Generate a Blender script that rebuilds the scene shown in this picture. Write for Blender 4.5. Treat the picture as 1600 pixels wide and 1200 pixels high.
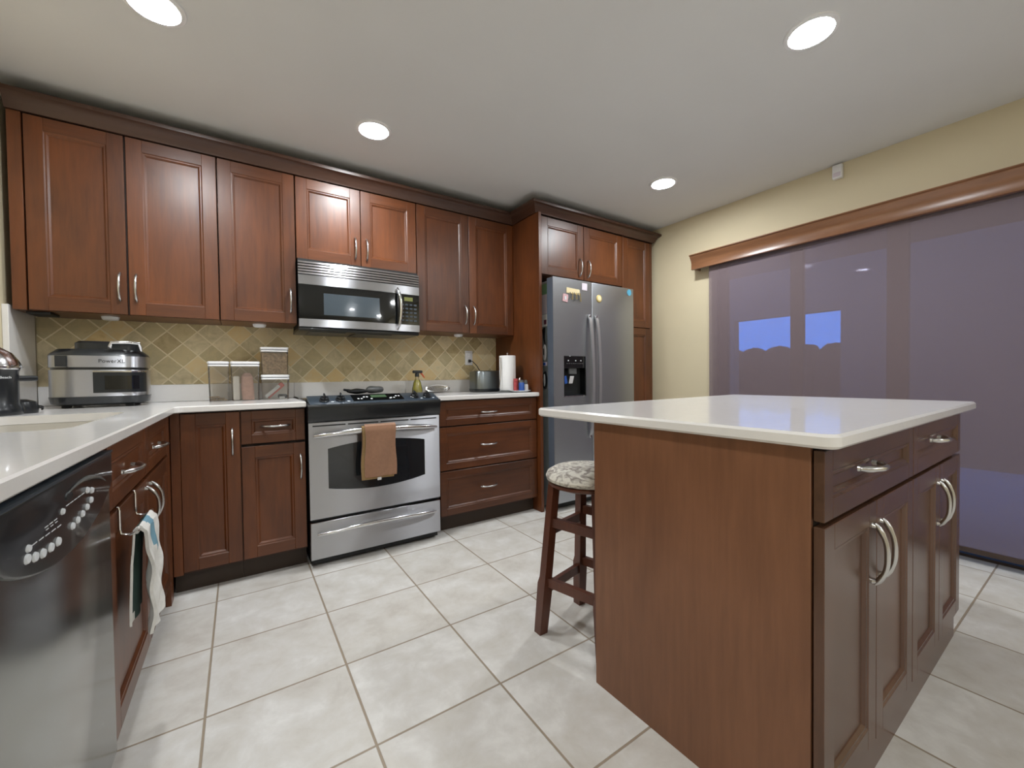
import bpy, bmesh, math, random
from mathutils import Vector, Matrix
random.seed(7)
for o in list(bpy.data.objects): bpy.data.objects.remove(o)
S = bpy.context.scene
COL = S.collection
PI = math.pi

# ------------------------------------------------------------------ camera
cam_d = bpy.data.cameras.new('camera'); cam = bpy.data.objects.new('camera', cam_d); COL.objects.link(cam)
cam_d.sensor_fit = 'HORIZONTAL'; cam_d.sensor_width = 36; cam_d.lens = 36 * 640.12 / 1600
cam_d.clip_start = 0.02; cam_d.clip_end = 200
r_ = Vector((0.83242278, -0.55399919, -0.012538)); u_ = Vector((0.02097855, 0.00889582, 0.99974035)); f_ = Vector((0.55374381, 0.83246967, -0.01902718))
mw = Matrix(((r_.x, u_.x, -f_.x, 0.881), (r_.y, u_.y, -f_.y, -3.105), (r_.z, u_.z, -f_.z, 1.039), (0, 0, 0, 1)))
cam.matrix_world = mw
S.camera = cam

# ------------------------------------------------------------------ view, world
S.view_settings.view_transform = 'Standard'; S.view_settings.look = 'None'
S.view_settings.gamma = 1; S.view_settings.use_curve_mapping = False
S.view_settings.exposure = 1.1
W = bpy.data.worlds.new('dusk'); S.world = W; W.use_nodes = True
bgn = W.node_tree.nodes['Background']
bgn.inputs[0].default_value = (0.07, 0.30, 1.0, 1); bgn.inputs[1].default_value = 2.3

H = 2.413                      # ceiling height
LAMP = 150.0                   # radiance of each recessed lamp lens
LIGHTS = [(0.65, -1.12), (1.53, -0.78), (3.445, -1.243), (2.83, -2.385)]
FILL_LIGHTS_BEHIND = [(0.75, -3.6), (3.6, -4.9), (0.9, -5.6), (2.6, -6.2), (3.7, -6.7)]  # unseen lamps added behind the camera as soft fill

# ------------------------------------------------------------------ materials
def lin(c):
    return tuple(((v / 255) / 12.92 if v / 255 <= 0.04045 else ((v / 255 + 0.055) / 1.055) ** 2.4) for v in c) + (1,)
def newmat(name):
    m = bpy.data.materials.new(name); m.use_nodes = True
    nt = m.node_tree; return m, nt, nt.nodes['Principled BSDF']
def N(nt, t, **k):
    n = nt.nodes.new(t)
    for a, b in k.items(): setattr(n, a, b)
    return n
def simple(name, rgb, rough=0.5, metal=0, coat=0, var=0.04, scale=8, bump=0, spec=0.5, sheen=0, trans=0):
    m, nt, b = newmat(name)
    c = lin(rgb)
    tc = N(nt, 'ShaderNodeTexCoord'); no = N(nt, 'ShaderNodeTexNoise'); no.inputs['Scale'].default_value = scale; no.inputs['Detail'].default_value = 4
    nt.links.new(tc.outputs['Object'], no.inputs['Vector'])
    mr = N(nt, 'ShaderNodeMix', data_type='RGBA')
    mr.inputs[6].default_value = tuple(x * (1 - var * 2) for x in c[:3]) + (1,)
    mr.inputs[7].default_value = tuple(min(1, x * (1 + var * 2)) for x in c[:3]) + (1,)
    nt.links.new(no.outputs['Fac'], mr.inputs[0]); nt.links.new(mr.outputs[2], b.inputs['Base Color'])
    b.inputs['Roughness'].default_value = rough; b.inputs['Metallic'].default_value = metal
    b.inputs['Coat Weight'].default_value = coat; b.inputs['Specular IOR Level'].default_value = spec
    b.inputs['Sheen Weight'].default_value = sheen; b.inputs['Transmission Weight'].default_value = trans
    if bump:
        bp = N(nt, 'ShaderNodeBump'); bp.inputs['Strength'].default_value = bump; bp.inputs['Distance'].default_value = 0.002
        n2 = N(nt, 'ShaderNodeTexNoise'); n2.inputs['Scale'].default_value = scale * 12
        nt.links.new(tc.outputs['Object'], n2.inputs['Vector']); nt.links.new(n2.outputs['Fac'], bp.inputs['Height']); nt.links.new(bp.outputs[0], b.inputs['Normal'])
    return m
def wood(name, dark, light, axis='z', rough=0.38, vary=0.18):
    m, nt, b = newmat(name); L = nt.links.new
    tc = N(nt, 'ShaderNodeTexCoord'); oi = N(nt, 'ShaderNodeObjectInfo')
    ad = N(nt, 'ShaderNodeVectorMath', operation='MULTIPLY_ADD'); ad.inputs[1].default_value = (1, 1, 1)
    L(tc.outputs['Object'], ad.inputs[0])
    sc = N(nt, 'ShaderNodeVectorMath', operation='SCALE'); cmb = N(nt, 'ShaderNodeCombineXYZ')
    for i in range(3): L(oi.outputs['Random'], cmb.inputs[i])
    sc.inputs['Scale'].default_value = 9.0; L(cmb.outputs[0], sc.inputs[0]); L(sc.outputs[0], ad.inputs[2])
    mp = N(nt, 'ShaderNodeMapping')
    mp.inputs['Scale'].default_value = {'z': (1, 1, 0.09), 'x': (0.09, 1, 1), 'y': (1, 0.09, 1)}[axis]
    L(ad.outputs[0], mp.inputs[0])
    n1 = N(nt, 'ShaderNodeTexNoise'); n1.inputs['Scale'].default_value = 55; n1.inputs['Detail'].default_value = 6; n1.inputs['Roughness'].default_value = 0.6; L(mp.outputs[0], n1.inputs['Vector'])
    n2 = N(nt, 'ShaderNodeTexNoise'); n2.inputs['Scale'].default_value = 5; n2.inputs['Detail'].default_value = 3; n2.inputs['Distortion'].default_value = 0.6
    mp2 = N(nt, 'ShaderNodeMapping'); mp2.inputs['Scale'].default_value = {'z': (1, 1, 0.35), 'x': (0.35, 1, 1), 'y': (1, .35, 1)}[axis]
    L(ad.outputs[0], mp2.inputs[0]); L(mp2.outputs[0], n2.inputs['Vector'])
    m1 = N(nt, 'ShaderNodeMath', operation='MULTIPLY'); m1.inputs[1].default_value = 0.4; L(n1.outputs['Fac'], m1.inputs[0])
    m2 = N(nt, 'ShaderNodeMath', operation='MULTIPLY_ADD'); m2.inputs[1].default_value = 0.6; L(n2.outputs['Fac'], m2.inputs[0]); L(m1.outputs[0], m2.inputs[2])
    m3 = N(nt, 'ShaderNodeMapRange'); m3.inputs[1].default_value = 0.3; m3.inputs[2].default_value = 0.7; L(m2.outputs[0], m3.inputs[0])
    mx = N(nt, 'ShaderNodeMix', data_type='RGBA'); mx.inputs[6].default_value = lin(dark); mx.inputs[7].default_value = lin(light); L(m3.outputs[0], mx.inputs[0])
    hv = N(nt, 'ShaderNodeHueSaturation'); mr = N(nt, 'ShaderNodeMapRange'); mr.inputs[3].default_value = 1 - vary; mr.inputs[4].default_value = 1 + vary
    L(oi.outputs['Random'], mr.inputs[0]); L(mr.outputs[0], hv.inputs['Value']); L(mx.outputs[2], hv.inputs['Color'])
    L(hv.outputs[0], b.inputs['Base Color'])
    b.inputs['Roughness'].default_value = rough; b.inputs['Specular IOR Level'].default_value = 0.5
    b.inputs['Coat Weight'].default_value = 0.10; b.inputs['Coat Roughness'].default_value = 0.3
    return m
def steel(name, rgb, rough=0.26, axis='x', strength=0.12, aniso=0.0):
    m, nt, b = newmat(name); L = nt.links.new
    tc = N(nt, 'ShaderNodeTexCoord'); mp = N(nt, 'ShaderNodeMapping')
    mp.inputs['Scale'].default_value = {'x': (1, 80, 80), 'z': (80, 80, 1), 'y': (80, 1, 80)}[axis]
    L(tc.outputs['Object'], mp.inputs[0])
    n1 = N(nt, 'ShaderNodeTexNoise'); n1.inputs['Scale'].default_value = 6; n1.inputs['Detail'].default_value = 3; L(mp.outputs[0], n1.inputs['Vector'])
    mr = N(nt, 'ShaderNodeMapRange'); mr.inputs[3].default_value = rough - 0.05; mr.inputs[4].default_value = rough + 0.08; L(n1.outputs['Fac'], mr.inputs[0]); L(mr.outputs[0], b.inputs['Roughness'])
    mx = N(nt, 'ShaderNodeMix', data_type='RGBA'); c = lin(rgb); mx.inputs[6].default_value = tuple(x * .92 for x in c[:3]) + (1,); mx.inputs[7].default_value = c; L(n1.outputs['Fac'], mx.inputs[0]); L(mx.outputs[2], b.inputs['Base Color'])
    b.inputs['Metallic'].default_value = 1.0
    if aniso:
        b.inputs['Anisotropic'].default_value = aniso; b.inputs['Anisotropic Rotation'].default_value = 0.25
        tg = N(nt, 'ShaderNodeTangent', direction_type='RADIAL', axis='Z'); L(tg.outputs[0], b.inputs['Tangent'])
    return m
def emit(name, rgb, s):
    m, nt, b = newmat(name); b.inputs['Base Color'].default_value = (0.8, 0.8, 0.8, 1) if s > 10 else (0.02, 0.03, 0.02, 1)
    b.inputs['Emission Color'].default_value = tuple(rgb) + (1,); b.inputs['Emission Strength'].default_value = s; return m
def clear(name, tint, alpha=0.2, rough=0.05):
    m, nt, b = newmat(name); L = nt.links.new
    nt.nodes.remove(b); out = nt.nodes['Material Output']
    tr = N(nt, 'ShaderNodeBsdfTransparent'); tr.inputs[0].default_value = lin(tint)
    gl = N(nt, 'ShaderNodeBsdfGlossy'); gl.inputs['Roughness'].default_value = rough; gl.inputs[0].default_value = (1, 1, 1, 1)
    df = N(nt, 'ShaderNodeBsdfDiffuse'); df.inputs[0].default_value = lin(tint)
    fr = N(nt, 'ShaderNodeFresnel'); fr.inputs[0].default_value = 1.45
    a = N(nt, 'ShaderNodeMixShader'); a.inputs[0].default_value = alpha; L(tr.outputs[0], a.inputs[1]); L(df.outputs[0], a.inputs[2])
    c = N(nt, 'ShaderNodeMixShader'); L(fr.outputs[0], c.inputs[0]); L(a.outputs[0], c.inputs[1]); L(gl.outputs[0], c.inputs[2]); L(c.outputs[0], out.inputs[0])
    return m
def tile_mat(name, kind):
    m, nt, b = newmat(name); L = nt.links.new
    tc = N(nt, 'ShaderNodeTexCoord'); sp = N(nt, 'ShaderNodeSeparateXYZ'); L(tc.outputs['Object'], sp.inputs[0])
    def M(op, a, bb=None, c=None):
        n = N(nt, 'ShaderNodeMath', operation=op)
        for i, v in enumerate((a, bb, c)):
            if v is None: continue
            if isinstance(v, (int, float)): n.inputs[i].default_value = v
            else: L(v, n.inputs[i])
        return n.outputs[0]
    if kind == 'floor':
        P = 0.404; U = M('DIVIDE', M('SUBTRACT', sp.outputs[0], 0.771), 0.412); V = M('DIVIDE', M('SUBTRACT', sp.outputs[1], -1.146), 0.396); g = 0.0035; K = P
    else:
        P = 0.14; a = M('SUBTRACT', sp.outputs[0], 0.607); c = M('SUBTRACT', sp.outputs[2], 1.256)
        U = M('DIVIDE', M('ADD', a, c), P); V = M('DIVIDE', M('SUBTRACT', a, c), P); g = 0.0032; K = P / math.sqrt(2)
    def edge(x):
        fr = M('FRACT', x); return M('MULTIPLY', M('MINIMUM', fr, M('SUBTRACT', 1.0, fr)), K)
    no0 = N(nt, 'ShaderNodeTexNoise'); no0.inputs['Scale'].default_value = 40 if kind != 'floor' else 15; L(tc.outputs['Object'], no0.inputs['Vector'])
    e = M('MINIMUM', edge(U), edge(V))
    e2 = M('ADD', e, M('MULTIPLY', M('SUBTRACT', no0.outputs['Fac'], 0.5), 0.004 if kind != 'floor' else 0.001))
    mask = N(nt, 'ShaderNodeMapRange', interpolation_type='SMOOTHSTEP'); mask.inputs[1].default_value = g * 0.7; mask.inputs[2].default_value = g * 1.3; L(e2, mask.inputs[0])
    cid = N(nt, 'ShaderNodeCombineXYZ'); L(M('FLOOR', U), cid.inputs[0]); L(M('FLOOR', V), cid.inputs[1])
    wn = N(nt, 'ShaderNodeTexWhiteNoise', noise_dimensions='3D'); L(cid.outputs[0], wn.inputs['Vector'])
    off = N(nt, 'ShaderNodeVectorMath', operation='MULTIPLY_ADD'); off.inputs[1].default_value = (9, 9, 9); L(wn.outputs['Color'], off.inputs[0]); L(tc.outputs['Object'], off.inputs[2])
    n1 = N(nt, 'ShaderNodeTexNoise'); n1.inputs['Scale'].default_value = 7 if kind == 'floor' else 16; n1.inputs['Detail'].default_value = 7; n1.inputs['Roughness'].default_value = 0.62; n1.inputs['Distortion'].default_value = 0.25 if kind == 'floor' else 0.8
    L(off.outputs[0], n1.inputs['Vector'])
    ramp = N(nt, 'ShaderNodeValToRGB')
    if kind == 'floor':
        v = M('ADD', M('MULTIPLY', wn.outputs['Value'], 0.12), M('MULTIPLY', n1.outputs['Fac'], 0.9)); L(v, ramp.inputs[0])
        cols = [(0.30, (186, 180, 172)), (0.46, (200, 196, 189)), (0.56, (206, 203, 198)), (0.68, (219, 217, 213))]; grout = (150, 136, 118)
    else:
        v = M('ADD', M('MULTIPLY', wn.outputs['Value'], 0.62), M('MULTIPLY', n1.outputs['Fac'], 0.42)); L(v, ramp.inputs[0])
        cols = [(0.15, (162, 143, 104)), (0.35, (204, 186, 142)), (0.5, (186, 172, 134)), (0.65, (222, 206, 168)), (0.85, (224, 196, 140)), (1.0, (176, 140, 96))]; grout = (232, 218, 184)
    while len(ramp.color_ramp.elements) < len(cols): ramp.color_ramp.elements.new(0.5)
    for el, (p, c) in zip(ramp.color_ramp.elements, cols): el.position = p; el.color = lin(c)
    mx = N(nt, 'ShaderNodeMix', data_type='RGBA'); mx.inputs[6].default_value = lin(grout); L(mask.outputs[0], mx.inputs[0]); L(ramp.outputs[0], mx.inputs[7])
    L(mx.outputs[2], b.inputs['Base Color'])
    bp = N(nt, 'ShaderNodeBump'); bp.inputs['Strength'].default_value = 0.6; bp.inputs['Distance'].default_value = 0.002
    hh = M('ADD', mask.outputs[0], M('MULTIPLY', n1.outputs['Fac'], 0.25)); L(hh, bp.inputs['Height']); L(bp.outputs[0], b.inputs['Normal'])
    b.inputs['Roughness'].default_value = 0.5 if kind == 'floor' else 0.6
    return m

CH_D, CH_L = (66, 33, 14), (112, 61, 27)
M = {
 'wood': wood('cherry_wood_upright_grain', CH_D, CH_L, 'z'),
 'woodh': wood('cherry_wood_level_grain', CH_D, (104, 57, 26), 'x'),
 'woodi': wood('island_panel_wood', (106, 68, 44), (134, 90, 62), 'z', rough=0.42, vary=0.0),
 'woodk': wood('island_door_wood', (70, 46, 32), (94, 64, 46), 'z', rough=0.27, vary=0.04),
 'woodkh': wood('island_door_wood_level', (70, 46, 32), (92, 62, 44), 'x', rough=0.27, vary=0.04),
 'crown': wood('crown_wood', (56, 34, 24), (76, 48, 34), 'x', rough=0.36, vary=0.05),
 'valance': wood('valance_wood', (106, 70, 46), (138, 96, 66), 'y', rough=0.3, vary=0.02),
 'stool': wood('stool_wood', (66, 34, 22), (98, 54, 36), 'z', rough=0.35, vary=0.05),
 'dark': simple('dark_recess', (36, 24, 18), 0.7),
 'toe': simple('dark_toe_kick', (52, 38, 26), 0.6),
 'quartz': simple('white_quartz', (226, 224, 222), 0.16, coat=0.3, var=0.015, scale=40),
 'wallc': simple('cream_paint', (208, 196, 166), 0.7, var=0.02, scale=3, bump=0.15),
 'wallf': simple('beige_paint', (196, 188, 168), 0.8, var=0.02, scale=3),
 'ceil': simple('ceiling_paint', (216, 216, 216), 0.9, var=0.02, scale=2, bump=0.25),
 'floor': tile_mat('porcelain_floor_tiles', 'floor'),
 'splash': tile_mat('travertine_diamond_tiles', 'splash'),
 'liner': simple('travertine_liner', (222, 202, 158), 0.6, var=0.08, scale=20),
 'steel': steel('brushed_steel', (190, 191, 196), 0.34, 'x', aniso=1.0),
 'steeld': steel('dishwasher_steel', (168, 170, 168), 0.2, 'z'),
 'steelf': steel('fridge_steel', (176, 180, 186), 0.38, 'x'),
 'steelb': steel('polished_steel', (222, 222, 224), 0.12, 'x'),
 'nickel': steel('satin_nickel', (200, 200, 200), 0.22, 'x'),
 'fridgehandle': steel('fridge_handle_steel', (205, 206, 210), 0.42, 'x'),
 'gray': simple('fridge_side_grey', (140, 148, 150), 0.45),
 'doorside': simple('fridge_door_side', (120, 132, 150), 0.35, metal=0.5),
 'black': simple('black_plastic', (22, 26, 30), 0.28, coat=0.2),
 'blackm': simple('black_matte', (20, 22, 24), 0.55),
 'blackg': simple('black_glass', (10, 12, 14), 0.05, coat=0.5),
 'charcoal': simple('charcoal_control_panel', (50, 60, 70), 0.3),
 'greyglass': simple('oven_window_glass', (30, 34, 38), 0.08, coat=0.6),
 'mwwin': simple('microwave_window_mesh', (66, 76, 84), 0.12, coat=0.6),
 'white': simple('white_plastic', (232, 232, 234), 0.35),
 'whitel': simple('white_print', (220, 224, 228), 0.5),
 'whitef': simple('white_paper', (238, 238, 238), 0.85, bump=0.3),
 'green': emit('green_display', (0.25, 0.6, 0.2), 0.07),
 'amber': emit('amber_display', (0.5, 0.5, 0.08), 0.15),
 'lens': emit('lamp_lens', (0.94, 0.975, 1.0), LAMP),
 'tan': simple('tan_terry', (150, 110, 84), 0.95, var=0.1, scale=60, bump=0.8, sheen=0.4),
 'tan2': simple('olive_terry', (150, 122, 82), 0.95, var=0.1, scale=60, bump=0.8),
 'terry': simple('white_terry', (216, 214, 208), 0.95, var=0.08, scale=60, bump=0.9, sheen=0.3),
 'teal': simple('teal_print', (110, 150, 168), 0.95, var=0.08, scale=60, bump=0.9),
 'darkgreen': simple('dark_green_cloth', (44, 66, 60), 0.95, var=0.1, scale=60, bump=0.6),
 'blue': simple('blue_plastic', (44, 84, 160), 0.35),
 'red': simple('red_plastic', (176, 70, 74), 0.4),
 'orange': simple('orange_plastic', (214, 96, 60), 0.4),
 'oil': simple('yellow_oil', (178, 172, 30), 0.1, coat=0.5),
 'oat': simple('rolled_oats', (196, 166, 132), 0.9, var=0.45, scale=90, bump=1.0),
 'pinkbag': simple('pink_bag', (214, 176, 162), 0.6, var=0.1, scale=60),
 'salmon': simple('red_packet', (196, 98, 90), 0.5),
 'clear': clear('clear_plastic', (246, 244, 240), 0.05),
 'glass': clear('window_glass', (235, 240, 242), 0.0, 0.0),
 'sealgrey': simple('grey_seal', (110, 116, 140), 0.5),
 'pink': simple('pink_card', (206, 166, 170), 0.7), 'ivory': simple('ivory_card', (224, 208, 166), 0.7), 'gold': simple('ochre_badge', (196, 172, 104), 0.5),
 'sky': simple('sky_blue_badge', (84, 156, 184), 0.5), 'mint': simple('green_print', (116, 158, 120), 0.7), 'pale': simple('lilac_paper', (214, 204, 214), 0.8), 'plum': simple('plum_print', (110, 50, 76), 0.8),
 'frame': simple('bronze_door_frame', (66, 52, 46), 0.4),
 'slab': simple('patio_concrete', (165, 162, 160), 0.8), 'stucco': simple('patio_stucco', (132, 106, 90), 0.9), 'leaf': simple('dark_hedge', (24, 34, 22), 0.9, var=0.3, scale=20),
 'grey2': simple('spoon_grey', (96, 98, 98), 0.35), 'toast': steel('toaster_steel', (132, 138, 140), 0.3, 'x'),
 'sink': simple('satin_sink_steel', (196, 192, 184), 0.35, metal=0.25),
}
# patterned stool cushion
def cushion_mat():
    m, nt, b = newmat('cushion_fabric'); L = nt.links.new
    tc = N(nt, 'ShaderNodeTexCoord'); n = N(nt, 'ShaderNodeTexNoise'); n.inputs['Scale'].default_value = 22; n.inputs['Detail'].default_value = 3; n.inputs['Distortion'].default_value = 2.5
    L(tc.outputs['Object'], n.inputs['Vector']); r = N(nt, 'ShaderNodeValToRGB')
    r.color_ramp.elements[0].position = 0.4; r.color_ramp.elements[0].color = lin((138, 130, 124)); r.color_ramp.elements[1].position = 0.56; r.color_ramp.elements[1].color = lin((208, 204, 194))
    L(n.outputs['Fac'], r.inputs[0]); L(r.outputs[0], b.inputs['Base Color']); b.inputs['Roughness'].default_value = 0.9
    return m
M['cushion'] = cushion_mat()
# solar screen cloth of the roller shade: woven, lets part of the light through
def screen_mat():
    m, nt, b = newmat('solar_screen_cloth'); L = nt.links.new; out = nt.nodes['Material Output']
    b.inputs['Base Color'].default_value = lin((128, 112, 116)); b.inputs['Roughness'].default_value = 0.65
    tr = N(nt, 'ShaderNodeBsdfTransparent'); tr.inputs[0].default_value = (0.95, 0.95, 1, 1)
    tc = N(nt, 'ShaderNodeTexCoord'); wv = N(nt, 'ShaderNodeTexNoise'); wv.inputs['Scale'].default_value = 900; L(tc.outputs['Object'], wv.inputs['Vector'])
    mr = N(nt, 'ShaderNodeMapRange'); mr.inputs[3].default_value = 0.385; mr.inputs[4].default_value = 0.415; L(wv.outputs['Fac'], mr.inputs[0])
    mx = N(nt, 'ShaderNodeMixShader'); L(mr.outputs[0], mx.inputs[0]); L(b.outputs[0], mx.inputs[1]); L(tr.outputs[0], mx.inputs[2]); L(mx.outputs[0], out.inputs[0])
    return m
M['screen'] = screen_mat()

# ------------------------------------------------------------------ geometry helpers
ORG = {}
class B:
    """collects shapes in one mesh"""
    def __init__(s): s.bm = bmesh.new(); s.mats = []
    def mi(s, m):
        if m is None: m = 'wood'
        if m not in s.mats: s.mats.append(m)
        return s.mats.index(m)
    def _fin(s, tmp, m, smooth=False):
        i = s.mi(m); vm = {}
        for v in tmp.verts: vm[v] = s.bm.verts.new(v.co)
        for f in tmp.faces:
            try: nf = s.bm.faces.new([vm[v] for v in f.verts])
            except ValueError: continue
            nf.material_index = i; nf.smooth = smooth
        tmp.free()
    def box(s, x0, x1, y0, y1, z0, z1, m=None, bev=0, seg=2, rot=None, piv=None, smooth=False):
        t = bmesh.new(); bmesh.ops.create_cube(t, size=1)
        for v in t.verts: v.co = Vector(((x0 + x1) / 2 + v.co.x * (x1 - x0), (y0 + y1) / 2 + v.co.y * (y1 - y0), (z0 + z1) / 2 + v.co.z * (z1 - z0)))
        if bev: bmesh.ops.bevel(t, geom=list(t.edges), offset=bev, segments=seg, affect='EDGES', profile=0.5)
        if rot:
            R = Matrix.Rotation(rot[1], 4, rot[0]); P = Vector(piv if piv else ((x0 + x1) / 2, (y0 + y1) / 2, (z0 + z1) / 2))
            for v in t.verts: v.co = R @ (v.co - P) + P
        s._fin(t, m, smooth or bev > 0.004); return s
    def prism(s, poly, axis, a0, a1, m=None, bev=0, smooth=False, seg=2):
        """poly of 2D points; axis 'x': (y,z), 'y': (x,z), 'z': (x,y)"""
        t = bmesh.new()
        def P(p, a): return {'x': (a, p[0], p[1]), 'y': (p[0], a, p[1]), 'z': (p[0], p[1], a)}[axis]
        A = [t.verts.new(P(p, a0)) for p in poly]; C = [t.verts.new(P(p, a1)) for p in poly]
        t.faces.new(A); t.faces.new(C[::-1]); n = len(poly)
        for i in range(n): t.faces.new((A[i], C[i], C[(i + 1) % n], A[(i + 1) % n]))
        bmesh.ops.recalc_face_normals(t, faces=t.faces)
        if bev: bmesh.ops.bevel(t, geom=list(t.edges), offset=bev, segments=seg, affect='EDGES', profile=0.5)
        s._fin(t, m, smooth); return s
    def tube(s, pts, r, m=None, seg=10, closed=False, flat=None):
        t = bmesh.new(); pts = [Vector(p) for p in pts]; n = len(pts); rings = []
        rr = r if isinstance(r, (list, tuple)) else [r] * n
        up = None
        for i, p in enumerate(pts):
            d = (pts[(i + 1) % n] - pts[i - 1]) if closed else (pts[min(i + 1, n - 1)] - pts[max(i - 1, 0)])
            d.normalize()
            if up is None:
                up = Vector((0, 0, 1)) if abs(d.z) < 0.9 else Vector((1, 0, 0))
            a = d.cross(up)
            if a.length < 1e-5: a = d.cross(Vector((0, 1, 0)))
            a.normalize(); bb = a.cross(d).normalized(); up = bb
            rings.append([t.verts.new(p + (a * math.cos(2 * PI * k / seg) + bb * math.sin(2 * PI * k / seg) * (flat or 1)) * rr[i]) for k in range(seg)])
        for i in range(n if closed else n - 1):
            A, C = rings[i], rings[(i + 1) % n]
            for k in range(seg): t.faces.new((A[k], A[(k + 1) % seg], C[(k + 1) % seg], C[k]))
        if not closed: t.faces.new(rings[0][::-1]); t.faces.new(rings[-1])
        bmesh.ops.recalc_face_normals(t, faces=t.faces)
        s._fin(t, m, True); return s
    def lathe(s, prof, c, m=None, seg=32, sx=1, sy=1, axis='z', rot=None):
        """prof: (r, h) list from bottom to top around c"""
        t = bmesh.new(); rings = []
        for r, h in prof:
            ring = []
            for k in range(seg):
                a = 2 * PI * k / seg; x, y = r * math.cos(a) * sx, r * math.sin(a) * sy
                v = {'z': (x, y, h), 'y': (x, h, y), 'x': (h, x, y)}[axis]
                if rot: v = rot @ Vector(v)
                ring.append(t.verts.new(Vector(c) + Vector(v)))
            rings.append(ring)
        for A, C in zip(rings, rings[1:]):
            for k in range(seg): t.faces.new((A[k], A[(k + 1) % seg], C[(k + 1) % seg], C[k]))
        t.faces.new(rings[0][::-1]); t.faces.new(rings[-1])
        bmesh.ops.remove_doubles(t, verts=t.verts, dist=1e-6)
        bmesh.ops.recalc_face_normals(t, faces=t.faces)
        s._fin(t, m, True); return s
    def loft(s, secs, m=None, smooth=True, cap=True):
        t = bmesh.new(); rings = [[t.verts.new(p) for p in q] for q in secs]; n = len(rings[0])
        for A, C in zip(rings, rings[1:]):
            for k in range(n): t.faces.new((A[k], A[(k + 1) % n], C[(k + 1) % n], C[k]))
        if cap: t.faces.new(rings[0][::-1]); t.faces.new(rings[-1])
        bmesh.ops.recalc_face_normals(t, faces=t.faces)
        s._fin(t, m, smooth); return s
    def grid(s, f, nu, nv, m=None, thick=0.003):
        """cloth-like sheet f(u,v) with thickness"""
        t = bmesh.new(); V = [[t.verts.new(f(i / nu, j / nv)) for j in range(nv + 1)] for i in range(nu + 1)]
        for i in range(nu):
            for j in range(nv): t.faces.new((V[i][j], V[i + 1][j], V[i + 1][j + 1], V[i][j + 1]))
        bmesh.ops.recalc_face_normals(t, faces=t.faces)
        bmesh.ops.solidify(t, geom=list(t.faces), thickness=thick)
        s._fin(t, m, True); return s
    def build(s, name, parent=None, world=True, auto=True):
        me = bpy.data.meshes.new(name)
        if parent is not None and world and parent.name in ORG:
            o_ = ORG[parent.name]
            for v in s.bm.verts: v.co -= o_
        s.bm.normal_update(); s.bm.to_mesh(me); s.bm.free()
        for k in s.mats: me.materials.append(M[k])
        if auto: me.set_sharp_from_angle(angle=math.radians(38))
        o = bpy.data.objects.new(name, me); COL.objects.link(o)
        if parent is not None:
            o.parent = parent
            if parent.name in ORG: ORG[o.name] = ORG[parent.name]
        return o
def thing(name, label, cat, loc=(0, 0, 0), rz=0, group=None, local=False):
    """an Empty at the thing's base; local=True: children are given in its own frame"""
    o = bpy.data.objects.new(name, None); COL.objects.link(o); o.empty_display_size = 0.1
    o.location = loc; o.rotation_euler = (0, 0, rz); o['label'] = label; o['category'] = cat
    if group: o['group'] = group
    if not local: ORG[o.name] = Vector(loc)
    return o
def tag(o, label, cat, group=None):
    o['label'] = label; o['category'] = cat
    if group: o['group'] = group
    return o
def struct(o): o['kind'] = 'structure'; return o
def copy_thing(o, loc, rz=None, label=None):
    c = o.copy(); COL.objects.link(c); c.location = loc
    if rz is not None: c.rotation_euler = (0, 0, rz)
    if label: c['label'] = label
    def rec(a, b):
        for ch in list(a.children):
            d = ch.copy(); COL.objects.link(d); d.parent = b; rec(ch, d)
    rec(o, c); return c
def text_mesh(name, s, size, m, parent, mat4, extrude=0.0004, align='CENTER'):
    cu = bpy.data.curves.new(name, 'FONT'); cu.body = s; cu.size = size; cu.extrude = extrude; cu.align_x = align; cu.align_y = 'CENTER'
    tmp = bpy.data.objects.new(name + '_t', cu); COL.objects.link(tmp)
    dg = bpy.context.evaluated_depsgraph_get(); me = bpy.data.meshes.new_from_object(tmp.evaluated_get(dg))
    bpy.data.objects.remove(tmp)
    if parent is not None and parent.name in ORG: mat4 = Matrix.Translation(-ORG[parent.name]) @ mat4
    me.transform(mat4); me.materials.clear(); me.materials.append(M[m])
    o = bpy.data.objects.new(name, me); COL.objects.link(o)
    if parent is not None: o.parent = parent
    return o
def face_my(x, y, z, tilt=0):       # text facing -y
    return Matrix.Translation((x, y, z)) @ Matrix.Rotation(PI / 2 + tilt, 4, 'X')

# ------------------------------------------------------------------ room
YB = -7.5; XR = 4.209
b = B(); b.box(-0.1, XR + .12, YB - .1, 0.1, -0.1, 0, 'floor'); struct(b.build('floor'))
b = B(); b.box(-0.1, XR + .12, YB - .1, 0.1, H, H + 0.1, 'ceil'); struct(b.build('ceiling'))
b = B(); b.box(-0.1, XR + .12, 0, 0.1, 0, H, 'wallc'); struct(b.build('wall_back'))
b = B(); b.box(-0.1, 0, YB, 0, 0, H, 'wallc'); struct(b.build('wall_left'))
b = B(); b.box(-0.1, XR + .12, YB - .1, YB, 0, H, 'wallf'); struct(b.build('wall_front'))
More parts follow.
